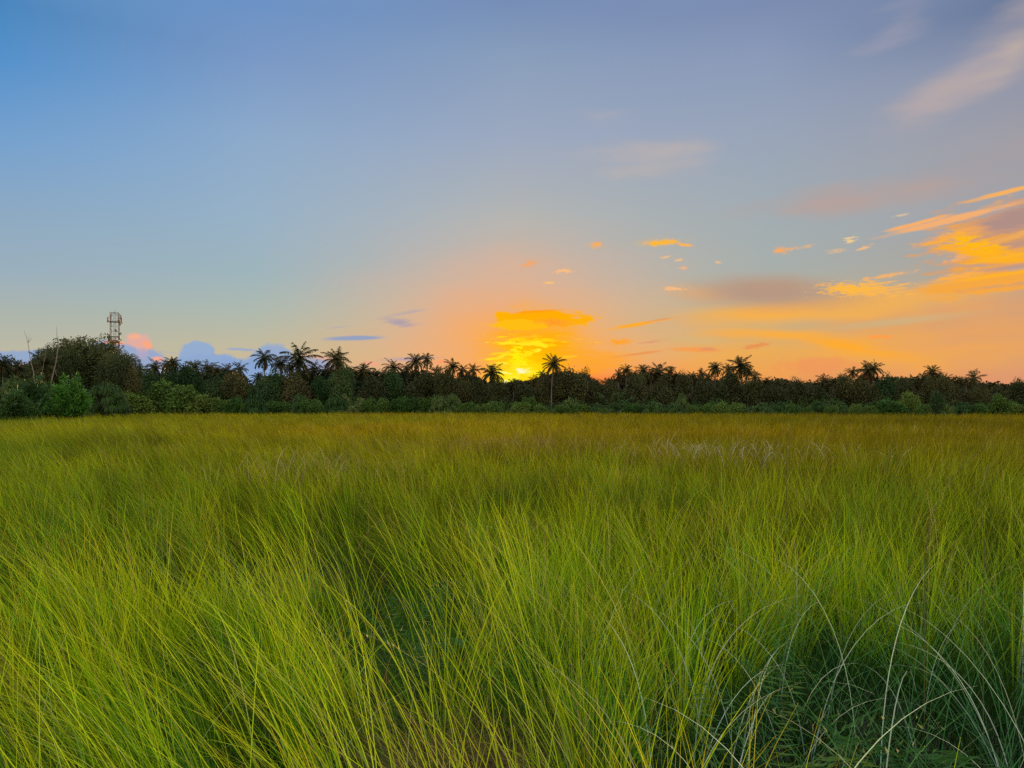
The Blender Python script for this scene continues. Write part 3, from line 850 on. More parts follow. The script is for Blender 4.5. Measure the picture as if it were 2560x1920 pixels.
# ferns half buried in the near grass
def make_fern(seed):
    r = np.random.default_rng(seed); cs, ds, ls = [], [], []
    V, Fc = [], []
    o = 0
    for k in range(7):
        az = r.uniform(0, 6.28); L0 = r.uniform(.8, 1.05)
        n = 26; t = np.linspace(0.25, 1, n)
        ang = .15 + 1.5 * t ** 2
        pr = np.cumsum(np.sin(ang)) * L0 / n; pz = np.cumsum(np.cos(ang)) * L0 / n + .15
        P_ = np.stack([pr * math.cos(az), pr * math.sin(az), pz], 1)
        side = np.array([-math.sin(az), math.cos(az), 0])
        for s in (-1, 1):
            ln = .13 * np.sin(np.pi * np.clip(t * .95, 0, 1)) ** .6 + .012
            c = P_ + side * s * ln[:, None] / 2
            d = np.tile(side * s, (n, 1)) + np.array([math.cos(az), math.sin(az), 0]) * .3
            v, f = leaf_cards(c, ln * .8, .010, direc=d * 4, r=r)
            V.append(v); Fc.append(f + o); o += len(v)
    return mesh_np('fern', np.concatenate(V), np.concatenate(Fc), M_FERN)
for i, (px, d, lb) in enumerate([(2230, 3.1, 'green fern fronds sunk in the dark grass at lower right'),
                                 (1890, 3.0, 'pale fern tuft under arching blades, left of the dark hollow'),
                                 (1075, 4.4, 'small fern in the thin grass below the sun')]):
    p = at(px, 1500, d)
    f = add('fern', make_fern(40 + i), loc=(p.x, p.y, 0), scale=(1, 1, .92))
    tag(f, lb, 'fern', 'ferns in the near grass')

# ------------------------------------------------------------------ palms
def palm_crown_mesh(seed, mat, nf=26, flen=3.3, young=False):
    r = np.random.default_rng(seed)
    C_, D_, LN, TT = [], [], [], []
    dk = r.uniform(.75, 1.25)
    for i in range(nf):
        q = i / (nf - 1)
        el0 = R(88 - 142 * q ** .85) if not young else R(86 - 60 * q)
        el0 += r.normal(0, .10)
        az = i * 2.39996 + r.normal(0, .25)
        L0 = flen * r.uniform(.82, 1.08) * (.78 if q < .12 and not young else 1)
        n = 30; t = np.linspace(0.12, 1, n)
        droop = (.55 + .8 * math.cos(el0)) * r.uniform(.7, 1.25) * dk
        ang = el0 - droop * t ** 1.7
        dr = np.cos(ang) * L0 / n; dz = np.sin(ang) * L0 / n
        pr = np.cumsum(dr); pz = np.cumsum(dz)
        P_ = np.stack([pr * math.cos(az), pr * math.sin(az), pz], 1)
        T_ = np.stack([np.cos(ang) * math.cos(az), np.cos(ang) * math.sin(az), np.sin(ang)], 1)
        side = np.array([-math.sin(az), math.cos(az), 0])
        for s in (-1, 1):
            ln = (.78 * np.sin(np.pi * np.clip(t * .90 + .06, 0, 1)) ** .55) * r.uniform(.8, 1.1, n) * flen / 3.3
            d = side * s * .75 + T_ * .55 + np.array([0, 0, -.62]) + r.normal(0, .10, (n, 3))
            d = unit(d)
            C_.append(P_ + d * ln[:, None] / 2); D_.append(d); LN.append(ln)
        dead = (not young) and q > .74 and r.random() < .45
        tn = np.array([1.9, 1.15, .9]) if dead else np.array([1., 1., 1.]) * r.uniform(.8, 1.2)
        TT.append(np.tile(tn, (n * 3, 1)))
        # rachis as a row of thin cards
        C_.append(P_); D_.append(T_); LN.append(np.full(n, L0 / n * 1.3))
    C_ = np.concatenate(C_); D_ = np.concatenate(D_); LN = np.concatenate(LN)
    n = len(C_)
    s = unit(np.cross(D_, unit(r.normal(size=(n, 3)) * .6 + (0, 0, 1))))
    wd = .18 * flen / 3.3
    v = np.stack([C_ - D_ * LN[:, None] / 2 - s * wd * .3, C_ - D_ * LN[:, None] / 2 + s * wd * .3,
                  C_ + D_ * LN[:, None] / 2 + s * wd * .12, C_ + D_ * LN[:, None] / 2 - s * wd * .12], 1).reshape(-1, 3)
    b = np.repeat(r.uniform(.8, 1.2, n), 4)[:, None] * np.repeat(np.concatenate(TT), 4, axis=0)
    return mesh_np('crown', v, np.arange(n * 4).reshape(-1, 4), mat, b)

def trunk_mesh(name, mat, bend, r0=.17, r1=.11, seed=0, k=7):
    t = Tubes(); n = 9
    t.tube([(bend * math.sin(i / n * 1.5) , bend * .4 * math.sin(i / n * 3), i / n) for i in range(n + 1)],
           [r0 * 1.5 if i == 0 else r0 + (r1 - r0) * i / n for i in range(n + 1)], k)
    # shift so that the top ends over the origin
    tx, ty = bend * math.sin(1.5), bend * .4 * math.sin(3)
    v = np.array(t.v) - (tx, ty, 0)
    return mesh_np(name, v, np.array(t.f), mat, smooth=True)

CROWNS = [palm_crown_mesh(100 + i, M_PALM, nf=[30, 24, 32, 22, 28, 23][i]) for i in range(6)]
PTRUNKS = [trunk_mesh('trunk', M_PBARK, b) for b in (-.9, .5, .2, -.3)]
palm_n = 0
def palm(px, py, wpx, d, label, var=None, group='coconut palms along the treeline'):
    global palm_n
    var = palm_n % 6 if var is None else var
    s = (wpx * 1.04 / F * d) / 5.2
    top = at(px, py, d)
    hub = top.z - 2.35 * s
    root = empty('palm_tree', (top.x, d, 0), rz=(palm_n * 1.7) % 6.28)
    add('trunk', PTRUNKS[palm_n % 4], root, scale=(max(s, .75), max(s, .75), max(hub, .6)))
    rr_ = random.Random(palm_n * 13 + 1)
    add('crown', CROWNS[var], root, loc=(0, 0, hub), scale=(s * rr_.uniform(.88, 1.12), s * rr_.uniform(.88, 1.12), s * rr_.uniform(.85, 1.15)),
        rot=(rr_.uniform(-.2, .2), rr_.uniform(-.2, .2), 0))
    tag(root, label, 'palm tree', group)
    palm_n += 1
    return root

PALMS = [
 (8, 884, 60, 112, 'palm cut by the left edge of the photo, rust brown fronds'),
 (46, 897, 50, 114, 'short brownish palm second from the left edge'),
 (112, 880, 66, 105, 'palm with long fronds arching left, between the two bare snags'),
 (347, 908, 44, 140, 'small palm in the dip right of the big domed tree'),
 (388, 897, 46, 142, 'thin palm below the pink tipped cloud'),
 (418, 892, 42, 143, 'feathery palm left of its slightly taller twin, by the blue cloud'),
 (434, 887, 44, 141, 'slightly taller of the two close palms left of the blue cloud'),
 (464, 908, 36, 142, 'low palm in front of the left flank of the blue cloud'),
 (487, 900, 42, 140, 'upright spiky palm in front of the blue cloud'),
 (521, 896, 50, 141, 'rounded palm in front of the right side of the tallest blue cloud'),
 (567, 904, 50, 140, 'wide low palm left of the notch in the treeline'),
 (599, 903, 44, 141, 'palm leaning over the left side of the notch in the treeline'),
 (646, 925, 40, 136, 'low small palm on the right side of the notch'),
 (661, 869, 54, 132, 'tall slender palm, leftmost of the tall cluster of three'),
 (701, 885, 52, 133, 'middle and shortest palm of the tall cluster of three'),
 (748, 858, 84, 131, 'largest palm of the tall cluster of three, wide shaggy crown'),
 (784, 905, 44, 134, 'small palm tucked right under the largest palm'),
 (818, 906, 46, 135, 'small palm tucked left under the lone shaggy palm'),
 (841, 865, 72, 131, 'lone tall shaggy palm below the flat grey cloud'),
 (881, 912, 46, 137, 'low palm just right of the lone shaggy palm'),
 (908, 904, 48, 136, 'round headed low palm halfway between the shaggy palm and the brown topped palm'),
 (940, 917, 44, 137, 'lowest palm left of the brown topped palm'),
 (984, 895, 52, 134, 'palm with a bent brown top against the small pink cloud'),
 (1017, 907, 30, 135, 'thin small palm left of the twin palms'),
 (1040, 880, 50, 132, 'left and fuller one of the twin palms left of the sun'),
 (1067, 880, 38, 133, 'right and thinner one of the twin palms left of the sun'),
 (1092, 914, 44, 136, 'low palm right beneath the twin palms'),
 (1132, 892, 48, 131, 'slender star shaped palm, tallest near the sun on its left'),
 (1155, 911, 34, 133, 'small palm leaning against the star shaped palm'),
 (1183, 907, 38, 132, 'small star shaped palm between two others left of the sun glow'),
 (1230, 907, 56, 130, 'dark palm at the left rim of the bright sun'),
 (1356, 921, 34, 133, 'little palm between the sun and the big lone palm'),
 (1384, 887, 50, 122, 'big lone palm with full trunk showing, right of the sun'),
 (1516, 940, 36, 130, 'low feathery palm at the foot of the glowing dip'),
 (1547, 921, 32, 128, 'small palm hugging the left side of a taller thin palm'),
 (1566, 908, 36, 127, 'thin palm with small tuft, first tall one right of the glowing dip'),
 (1608, 906, 46, 126, 'open crowned palm left of the wide armed palm'),
 (1647, 900, 66, 125, 'wide armed palm with flat spreading fronds'),
 (1677, 914, 26, 127, 'spiky young palm just right of the wide armed palm'),
 (1692, 927, 28, 127, 'ragged half bare palm leaning right in the dip'),
 (1732, 926, 34, 126, 'low bushy palm, left of the group of three tall ones'),
 (1754, 918, 38, 125, 'medium palm next left of the group of three tall ones'),
 (1788, 900, 44, 124, 'left palm of the group of three tall ones at right'),
 (1822, 905, 46, 124, 'middle palm of the group of three tall ones at right'),
 (1852, 890, 54, 123, 'right and tallest palm of the group of three tall ones'),
 (1886, 924, 40, 125, 'low palm with hanging green fronds right of the three tall ones'),
 (1917, 941, 28, 124, 'tiny palm tip alone on the low stretch of treeline'),
 (1995, 949, 34, 124, 'small palm tip under the orange cloud, first of a row of three'),
 (2024, 950, 28, 125, 'small palm tip, middle of the low row of three'),
 (2060, 933, 40, 122, 'bushy palm, highest of the low row of three'),
 (2108, 934, 34, 122, 'low palm left of the small pointed palm'),
 (2131, 915, 32, 120, 'small pointed palm left of the great twin crown'),
 (2168, 904, 46, 118, 'left and lower half of the great twin crowned palm pair'),
 (2183, 896, 56, 118, 'right and taller half of the great twin crowned palm pair'),
 (2228, 938, 40, 120, 'windblown low palm right of the great pair'),
 (2282, 932, 44, 119, 'flat topped palm halfway between the great pair and the slim palm'),
 (2330, 911, 38, 118, 'slim palm standing on top of a dark clump at right'),
 (2365, 933, 32, 119, 'small upright palm right of the slim palm'),
 (2398, 937, 32, 119, 'low palm joined to the left of the last tall palm'),
 (2434, 923, 52, 117, 'last tall palm towards the right edge of the photo'),
 (2460, 955, 30, 118, 'small palm tucked under the last tall palm'),
 (295, 892, 36, 124, 'palm tuft on the slope right under the lattice tower'),
 (541, 914, 34, 137, 'half buried palm between the rounded palm and the wide low palm'),
 (726, 903, 36, 130, 'half buried palm crown between the shortest and the largest palm of the tall cluster'),
 (868, 922, 34, 130, 'half buried crown right beneath the lone shaggy palm'),
 (960, 920, 34, 130, 'half buried crown left of the brown topped palm'),
 (1112, 928, 30, 129, 'half buried crown between the twin palms and the star shaped palm'),
 (1262, 950, 26, 126, 'tiny spiky palm top in the brightest gap, left of the sun'),
 (1284, 946, 28, 126, 'spiky palm top silhouetted right under the sun'),
 (1336, 938, 30, 125, 'spiky palm top right of the sun, left of the little palm'),
 (1628, 922, 32, 124, 'half buried crown left under the wide armed palm'),
 (1662, 934, 32, 122, 'drooping green crown under the wide armed palm, right side'),
 (1770, 932, 32, 122, 'half buried crown left under the group of three tall palms'),
 (1836, 930, 34, 121, 'half buried crown between the middle and tallest of the three palms'),
 (1868, 914, 30, 122, 'thin palm just right of the tallest of the three'),
 (1945, 947, 26, 121, 'tiny palm top right of the lone tip on the low stretch'),
 (2085, 942, 28, 120, 'small crown between the bushy palm and the low one after it'),
 (2150, 932, 30, 118, 'half buried crown just right of the small pointed palm'),
 (2255, 944, 28, 117, 'small crown right of the windblown palm'),
 (2308, 928, 30, 117, 'small crown on the left shoulder of the dark clump with the slim palm'),
 (2346, 926, 28, 117, 'small crown on the right shoulder of the dark clump with the slim palm'),
 (2416, 938, 28, 116, 'half buried crown left beneath the last tall palm'),
]
for px, py, wpx, d, lb in PALMS:
    palm(px, py, wpx, d, lb)

# ------------------------------------------------------------------ broadleaf trees
def crown_mesh(seed, mat, n=6500, lobes=9, leaf=(.20, .42), flat=.85, lo=.02, shell=.55, gappy=0.0, poke=1.26):
    """unit crown: radius ~1 round the axis, z from 0 to 1; scaled when placed"""
    r = np.random.default_rng(seed)
    cx = r.uniform(-.62, .62, lobes); cyy = r.uniform(-.62, .62, lobes); cz = r.uniform(.12, .78, lobes)
    rad = r.uniform(.26, .46, lobes)
    cx[0] = cyy[0] = 0; cz[0] = .62; rad[0] = .38; cz[1] = .25; cz[2] = .3
    C_, T_ = [], []
    for i in range(lobes):
        m_ = int(n / lobes)
        d = unit(r.normal(size=(m_, 3)))
        q = rad[i] * (shell + (1 - shell) * r.random(m_) ** .5)
        bump = 1 + .22 * np.sin(d[:, 0] * 7 + i) * np.sin(d[:, 1] * 6 + 2 * i) * np.sin(d[:, 2] * 8 + i)
        p = np.stack([cx[i] + d[:, 0] * q * bump * 1.15, cyy[i] + d[:, 1] * q * bump * 1.15, cz[i] + d[:, 2] * q * bump * .8], 1)
        C_.append(p); T_.append(np.full(m_, r.uniform(.75, 1.25)))
    # twigs that poke out
    m_ = n // 9
    i = r.integers(0, lobes, m_); d = unit(r.normal(size=(m_, 3)) + (0, 0, .5))
    c = np.stack([cx[i], cyy[i], cz[i]], 1) + d * (rad[i] * r.uniform(.96, poke, m_))[:, None] * (1.1, 1.1, .8)
    C_.append(c); T_.append(np.full(m_, 1.0))
    C_ = np.concatenate(C_); T_ = np.concatenate(T_)
    zmax = np.percentile(C_[:, 2], 99.7)
    C_[:, 2] = C_[:, 2] / zmax
    keep = C_[:, 2] > lo
    if gappy:
        g_ = np.sin(C_[:, 0] * 9 + seed) * np.sin(C_[:, 1] * 8) * np.sin(C_[:, 2] * 11 + 1)
        keep &= g_ < 1 - gappy
    return C_[keep], T_[keep] * r.uniform(.88, 1.14, keep.sum())

def tree_trunk_mesh(seed, mat=None):
    r = random.Random(seed); t = Tubes()
    t.tube([(0, 0, 0), (.02, .01, .3), (-.02, .02, .6)], [.035, .026, .018], 7)
    for i in range(7):
        a = i * 0.9 + r.uniform(-.3, .3); z = r.uniform(.22, .5)
        e = (math.cos(a) * r.uniform(.35, .6), math.sin(a) * r.uniform(.35, .6), z + r.uniform(.2, .4))
        t.tube([(0, 0, z), (e[0] * .5, e[1] * .5, z + .12), e], [.014, .010, .004], 5)
    return t.mesh('trunk', mat or M_BARK)

TREE_SRC = [crown_mesh(200 + i, None, n=8000, lobes=[9, 12, 8, 11, 10][i], gappy=[0, .3, .45, .2, .35][i]) for i in range(5)]
TRUNKS = [tree_trunk_mesh(i) for i in range(3)]
def tree_mesh(src, sx, sz, mat, lf, seed):
    """crown points scaled to metres first so that leaves keep their real size"""
    r = np.random.default_rng(seed)
    c, t = src
    cc = c * (sx, sx, sz)
    v, f = leaf_cards(cc, r.uniform(lf[0], lf[1], len(cc)), r.uniform(lf[0], lf[1], len(cc)) * .55, r=r)
    return mesh_np('crown', v, f, mat, np.repeat(t, 4)[:, None] * np.ones(3))
TREES = []       # (mesh, half width, height)
for i in range(5):
    TREES.append((tree_mesh(TREE_SRC[i], 3.6, 6.0, M_TREE, (.22, .42), 300 + i), 3.6, 6.0))
TREES_G = [(tree_mesh(TREE_SRC[i], 3.6, 6.0, M_TREE_L, (.22, .42), 320 + i), 3.6, 6.0) for i in (0, 1, 3)]
TREE_BIG = (tree_mesh(crown_mesh(260, None, n=34000, lobes=16, poke=1.14), 5.6, 9.5, M_DOME, (.18, .34), 360), 5.6, 9.5)
tree_n = 0
def tree(px, py, wpx, d, label, green=False, low=.5, group='broadleaf trees of the wood edge'):
    global tree_n
    src = (TREES_G if green else TREES)
    me, hw, hh = TREE_BIG if wpx >= 110 and not green else src[0 if wpx >= 110 else tree_n % len(src)]
    top = at(px, py, d)
    W_ = wpx / F * d
    root = empty('broadleaf_tree', (top.x, d, 0), rz=(tree_n * 2.1) % 6.28)
    H = top.z - low
    add('trunk', TRUNKS[tree_n % 3], root, scale=(4.2, 4.2, top.z))
    add('crown', me, root, loc=(0, 0, low), scale=(W_ / 2 / hw, W_ / 2 / hw, H / hh))
    tag(root, label, 'tree', group)
    tree_n += 1

# (px, top row, width, distance, green?, label)
BROAD = [
 (30, 905, 130, 116, 1, 'dark green tree behind the palms at the left edge'),
 (140, 872, 150, 112, 0, 'brown topped tree on the left shoulder of the big dome'),
 (207, 846, 215, 118, 0, 'largest tree, tall rust tinged dome left of the lattice tower'),
 (262, 862, 70, 122, 0, 'airy little crown just left of the tower foot'),
 (300, 884, 130, 114, 0, 'sloping dark tree in front of the tower foot'),
 (325, 925, 60, 112, 0, 'dark tree ending the slope right of the tower'),
 (365, 920, 84, 134, 1, 'green tree below the small palms under the pink cloud'),
 (425, 915, 96, 133, 1, 'broad green tree below the feathery pair of palms'),
 (480, 922, 90, 132, 0, 'olive tree below the upright spiky palm'),
 (540, 925, 90, 133, 0, 'grey green tree left of the notch, below the rounded palm'),
 (592, 932, 74, 132, 0, 'brownish tree standing at the left wall of the notch'),
 (640, 955, 60, 130, 0, 'low tree filling the bottom of the notch'),
 (685, 938, 84, 127, 0, 'dark tree below the tall slender palm'),
 (745, 925, 96, 127, 0, 'dark tree at the foot of the largest palm'),
 (805, 932, 84, 127, 0, 'tree between the largest palm and the lone shaggy palm'),
 (862, 925, 86, 127, 0, 'tree under the right side of the lone shaggy palm'),
 (925, 925, 92, 127, 0, 'wide dull tree below the lowest palm left of the twins'),
 (985, 928, 84, 126, 0, 'tree below the bent brown topped palm'),
 (1045, 922, 96, 126, 0, 'tree below the twin palms left of the sun'),
 (1100, 932, 76, 126, 0, 'tree right of the twin palms, touched by warm light'),
 (1150, 940, 74, 125, 0, 'tree below the star shaped palm'),
 (1196, 934, 66, 125, 0, 'flat topped tree left of the dark rim palm'),
 (1250, 958, 80, 124, 0, 'low tree directly under the brightest light'),
 (1312, 944, 90, 124, 0, 'low spiky topped tree right under the sun disc'),
 (1368, 940, 66, 124, 0, 'tree hidden behind the trunk of the big lone palm'),
 (1426, 924, 100, 123, 0, 'rounded dome tree right of the big lone palm'),
 (1466, 923, 56, 124, 0, 'open twiggy tree poking over the shoulder of the dome'),
 (1490, 945, 66, 122, 0, 'sloping tree falling into the glowing dip'),
 (1540, 944, 76, 122, 0, 'tree right of the glowing dip below two thin palms'),
 (1600, 936, 84, 121, 0, 'dark tree below the open crowned palm'),
 (1655, 930, 84, 121, 0, 'tree below the wide armed palm'),
 (1705, 932, 66, 121, 0, 'thin topped tree below the ragged palm'),
 (1755, 938, 76, 120, 0, 'tree left below the three tall palms'),
 (1812, 942, 90, 120, 0, 'dark broad tree under the three tall palms'),
 (1870, 940, 80, 119, 0, 'tree right under the three tall palms'),
 (1925, 950, 84, 119, 0, 'low tree under the tiny lone palm tip'),
 (1985, 954, 84, 118, 0, 'low tree, first of the flat stretch right of the three palms'),
 (2045, 948, 90, 118, 0, 'low tree in the middle of the flat stretch'),
 (2105, 942, 84, 117, 0, 'tree below the small pointed palm'),
 (2160, 942, 80, 116, 0, 'tree below the great twin crowned pair'),
 (2215, 948, 80, 116, 1, 'greenish tree right below the great pair'),
 (2270, 946, 76, 115, 0, 'tree below the flat topped palm'),
 (2322, 932, 76, 115, 0, 'dark round clump carrying the slim palm'),
 (2372, 948, 70, 114, 0, 'tree below the small upright palm'),
 (2412, 946, 60, 114, 0, 'tree left of the last tall palm'),
 (2452, 958, 60, 113, 0, 'tree right below the last tall palm'),
 (2495, 956, 78, 113, 0, 'smooth domed tree right of the last tall palm'),
 (2545, 960, 80, 113, 0, 'domed tree cut by the right edge of the photo'),
]
for px, py, wpx, d, gr, lb in BROAD:
    if wpx < 110 and not 1360 < px < 1470: py += [13, -7, 20, 1, 10, -11, 6][tree_n % 7]
    tree(px, py, wpx, d, lb, bool(gr) or (330 < px < 1000 and tree_n % 3 != 1), low=.3)

# wood behind, one mass
prof = np.array([(-500, 905), (0, 908), (60, 915), (110, 900), (150, 885), (215, 862), (262, 880), (300, 900), (330, 935), (380, 926), (450, 930), (540, 932), (600, 940), (632, 968),
    (660, 952), (720, 938), (800, 942), (860, 938), (940, 940), (1000, 935), (1060, 935), (1100, 942), (1140, 952), (1180, 948),
    (1220, 965), (1260, 972), (1300, 962), (1340, 958), (1400, 942), (1440, 940), (1480, 955), (1505, 975), (1530, 955), (1600, 945),
    (1700, 942), (1740, 952), (1800, 955), (1900, 957), (2000, 965), (2060, 957), (2200, 958), (2320, 955), (2440, 962), (2560, 970), (3100, 975)], float)
n = 360000
px = rng.uniform(-1000, 3500, n)
px = np.where((px < -300) | (px > 2860), np.where(rng.random(n) < .45, rng.uniform(-300, 2860, n), px), px)
front = np.interp(px, [0, 330, 700, 2560], [124, 138, 134, 120])
d = front + rng.uniform(0, 26, n) * rng.random(n) ** .5
topz = CAMZ + (HY + 5 - np.interp(px, prof[:, 0], prof[:, 1])) / F * d
x = (px - 1280) / F * d
topz = topz * (.68 + .44 * vnoise(x + 300, d, 3.6, 31)) + .6 * (vnoise(x + 300, d, .8, 32) - .5)
z = topz * (1 - rng.random(n) ** 1.4)
c = np.stack([x, d, np.maximum(z, .15)], 1)
v, f = leaf_cards(c, rng.uniform(.35, .7, n), rng.uniform(.22, .42, n))
t = (.6 + .8 * vnoise(x + 300, z * 1.7 + d, 1.6, 33)) * rng.uniform(.88, 1.14, n)
wk = np.clip((x + 30) / 40, 0, 1)[:, None]
wt = t[:, None] * (np.array([.72, 1.0, .95]) * (1 - wk) + np.array([1.2, .92, .85]) * wk)
wm = mesh_np('woods', v, f, M_WOOD, np.repeat(wt, 4, axis=0))
wo = add('woods', wm)
tag(wo, 'dense dark woodland behind the first row of trees', 'woods', None, 'stuff')

# ------------------------------------------------------------------ shrubs along the field's edge
def shrub_mesh(seed, mat, w, h, n=3500, leaf=(.14, .26)):
    c, t = crown_mesh(seed, None, n=n, lobes=9, lo=-.05)
    r = np.random.default_rng(seed + 5)
    c = c * (w / 2, w / 2, h)
    v, f = leaf_cards(c, r.uniform(*leaf, len(c)), r.uniform(*leaf, len(c)) * .5, r=r)
    return mesh_np('foliage', v, f, mat, np.repeat(t, 4)[:, None] * np.ones(3))

def strap_mesh(seed, mat, w, h, n=420, L0=1.1):
    """dome of hanging strap leaves, tufted at many branch ends"""
    r = np.random.default_rng(seed)
    tufts = 34
    d = unit(r.normal(size=(tufts, 3))); d[:, 2] = np.abs(d[:, 2]) * .9 + .05
    hub = d * (w / 2 * .78, w / 2 * .78, h * .80); hub[:, 2] += .12
    i = r.integers(0, tufts, n * 6)
    m_ = len(i)
    o = unit(r.normal(size=(m_, 3)) * (1, 1, .5) + d[i] * .5)
    segs = 4; ln = L0 * r.uniform(.5, .9, m_)
    P0 = hub[i]; V = np.empty((m_, segs + 1, 2, 3)); s = unit(np.cross(o, (0, 0, 1)) + 1e-4)
    p = P0.copy(); dirn = o.copy()
    for k in range(segs + 1):
        wd = .045 * (1 - k / segs * .85)
        V[:, k, 0] = p - s * wd; V[:, k, 1] = p + s * wd
        p = p + dirn * (ln / segs)[:, None]
        dirn = unit(dirn + np.array([0, 0, -.55]))
    V[..., 2] = np.maximum(V[..., 2], .03)
    base = (np.arange(m_) * (segs + 1) * 2)[:, None] + (np.arange(segs) * 2)[None]
    f = np.stack([base, base + 1, base + 3, base + 2], -1).reshape(-1, 4)
    t = np.repeat(r.uniform(.6, 1.35, m_), (segs + 1) * 2)[:, None] * np.ones(3)
    return mesh_np('foliage', V.reshape(-1, 3), f, mat, t)

SHR = [shrub_mesh(400 + i, M_BUSH, 3.0, 1.9) for i in range(4)]
STR = [strap_mesh(420 + i, M_STRAP, 3.0, 2.3) for i in range(3)]
YP = [palm_crown_mesh(440 + i, M_YPALM, nf=13, flen=2.6, young=True) for i in range(2)]
sstem = Tubes()
for i in range(6):
    a = i * 1.05
    sstem.tube([(0, 0, 0), (math.cos(a) * .2, math.sin(a) * .2, .45), (math.cos(a) * .55, math.sin(a) * .55, .95)], [.03, .022, .012], 5)
SSTEM = sstem.mesh('stem', M_BARK)
sh_n = 0
def shrub(px, py, wpx, d, kind, label):
    global sh_n
    top = at(px, py - 2, d); W_ = wpx * 1.25 / F * d
    nm = {'b': 'shrub', 's': 'screw_pine', 'y': 'young_palm'}[kind]
    cat = {'b': 'shrub', 's': 'strap leaved shrub', 'y': 'young palm'}[kind]
    root = empty(nm, (top.x, d, 0), rz=(sh_n * 1.3) % 6.28)
    if kind == 'y':
        s = top.z / 2.5
        add('fronds', YP[sh_n % 2], root, loc=(0, 0, .05), scale=(s * 1.0, s * 1.0, s))
    else:
        src, w0, h0 = (SHR, 3.0, 1.9) if kind == 'b' else (STR, 3.0, 2.3)
        add('foliage', src[sh_n % len(src)], root, scale=(W_ / w0, W_ / w0, top.z / h0 if kind == 'b' else top.z / h0))
        add('stem', SSTEM, root, scale=(1, 1, min(1.6, top.z / 1.6)))
    tag(root, label, cat, 'bushes along the edge of the field')
    sh_n += 1

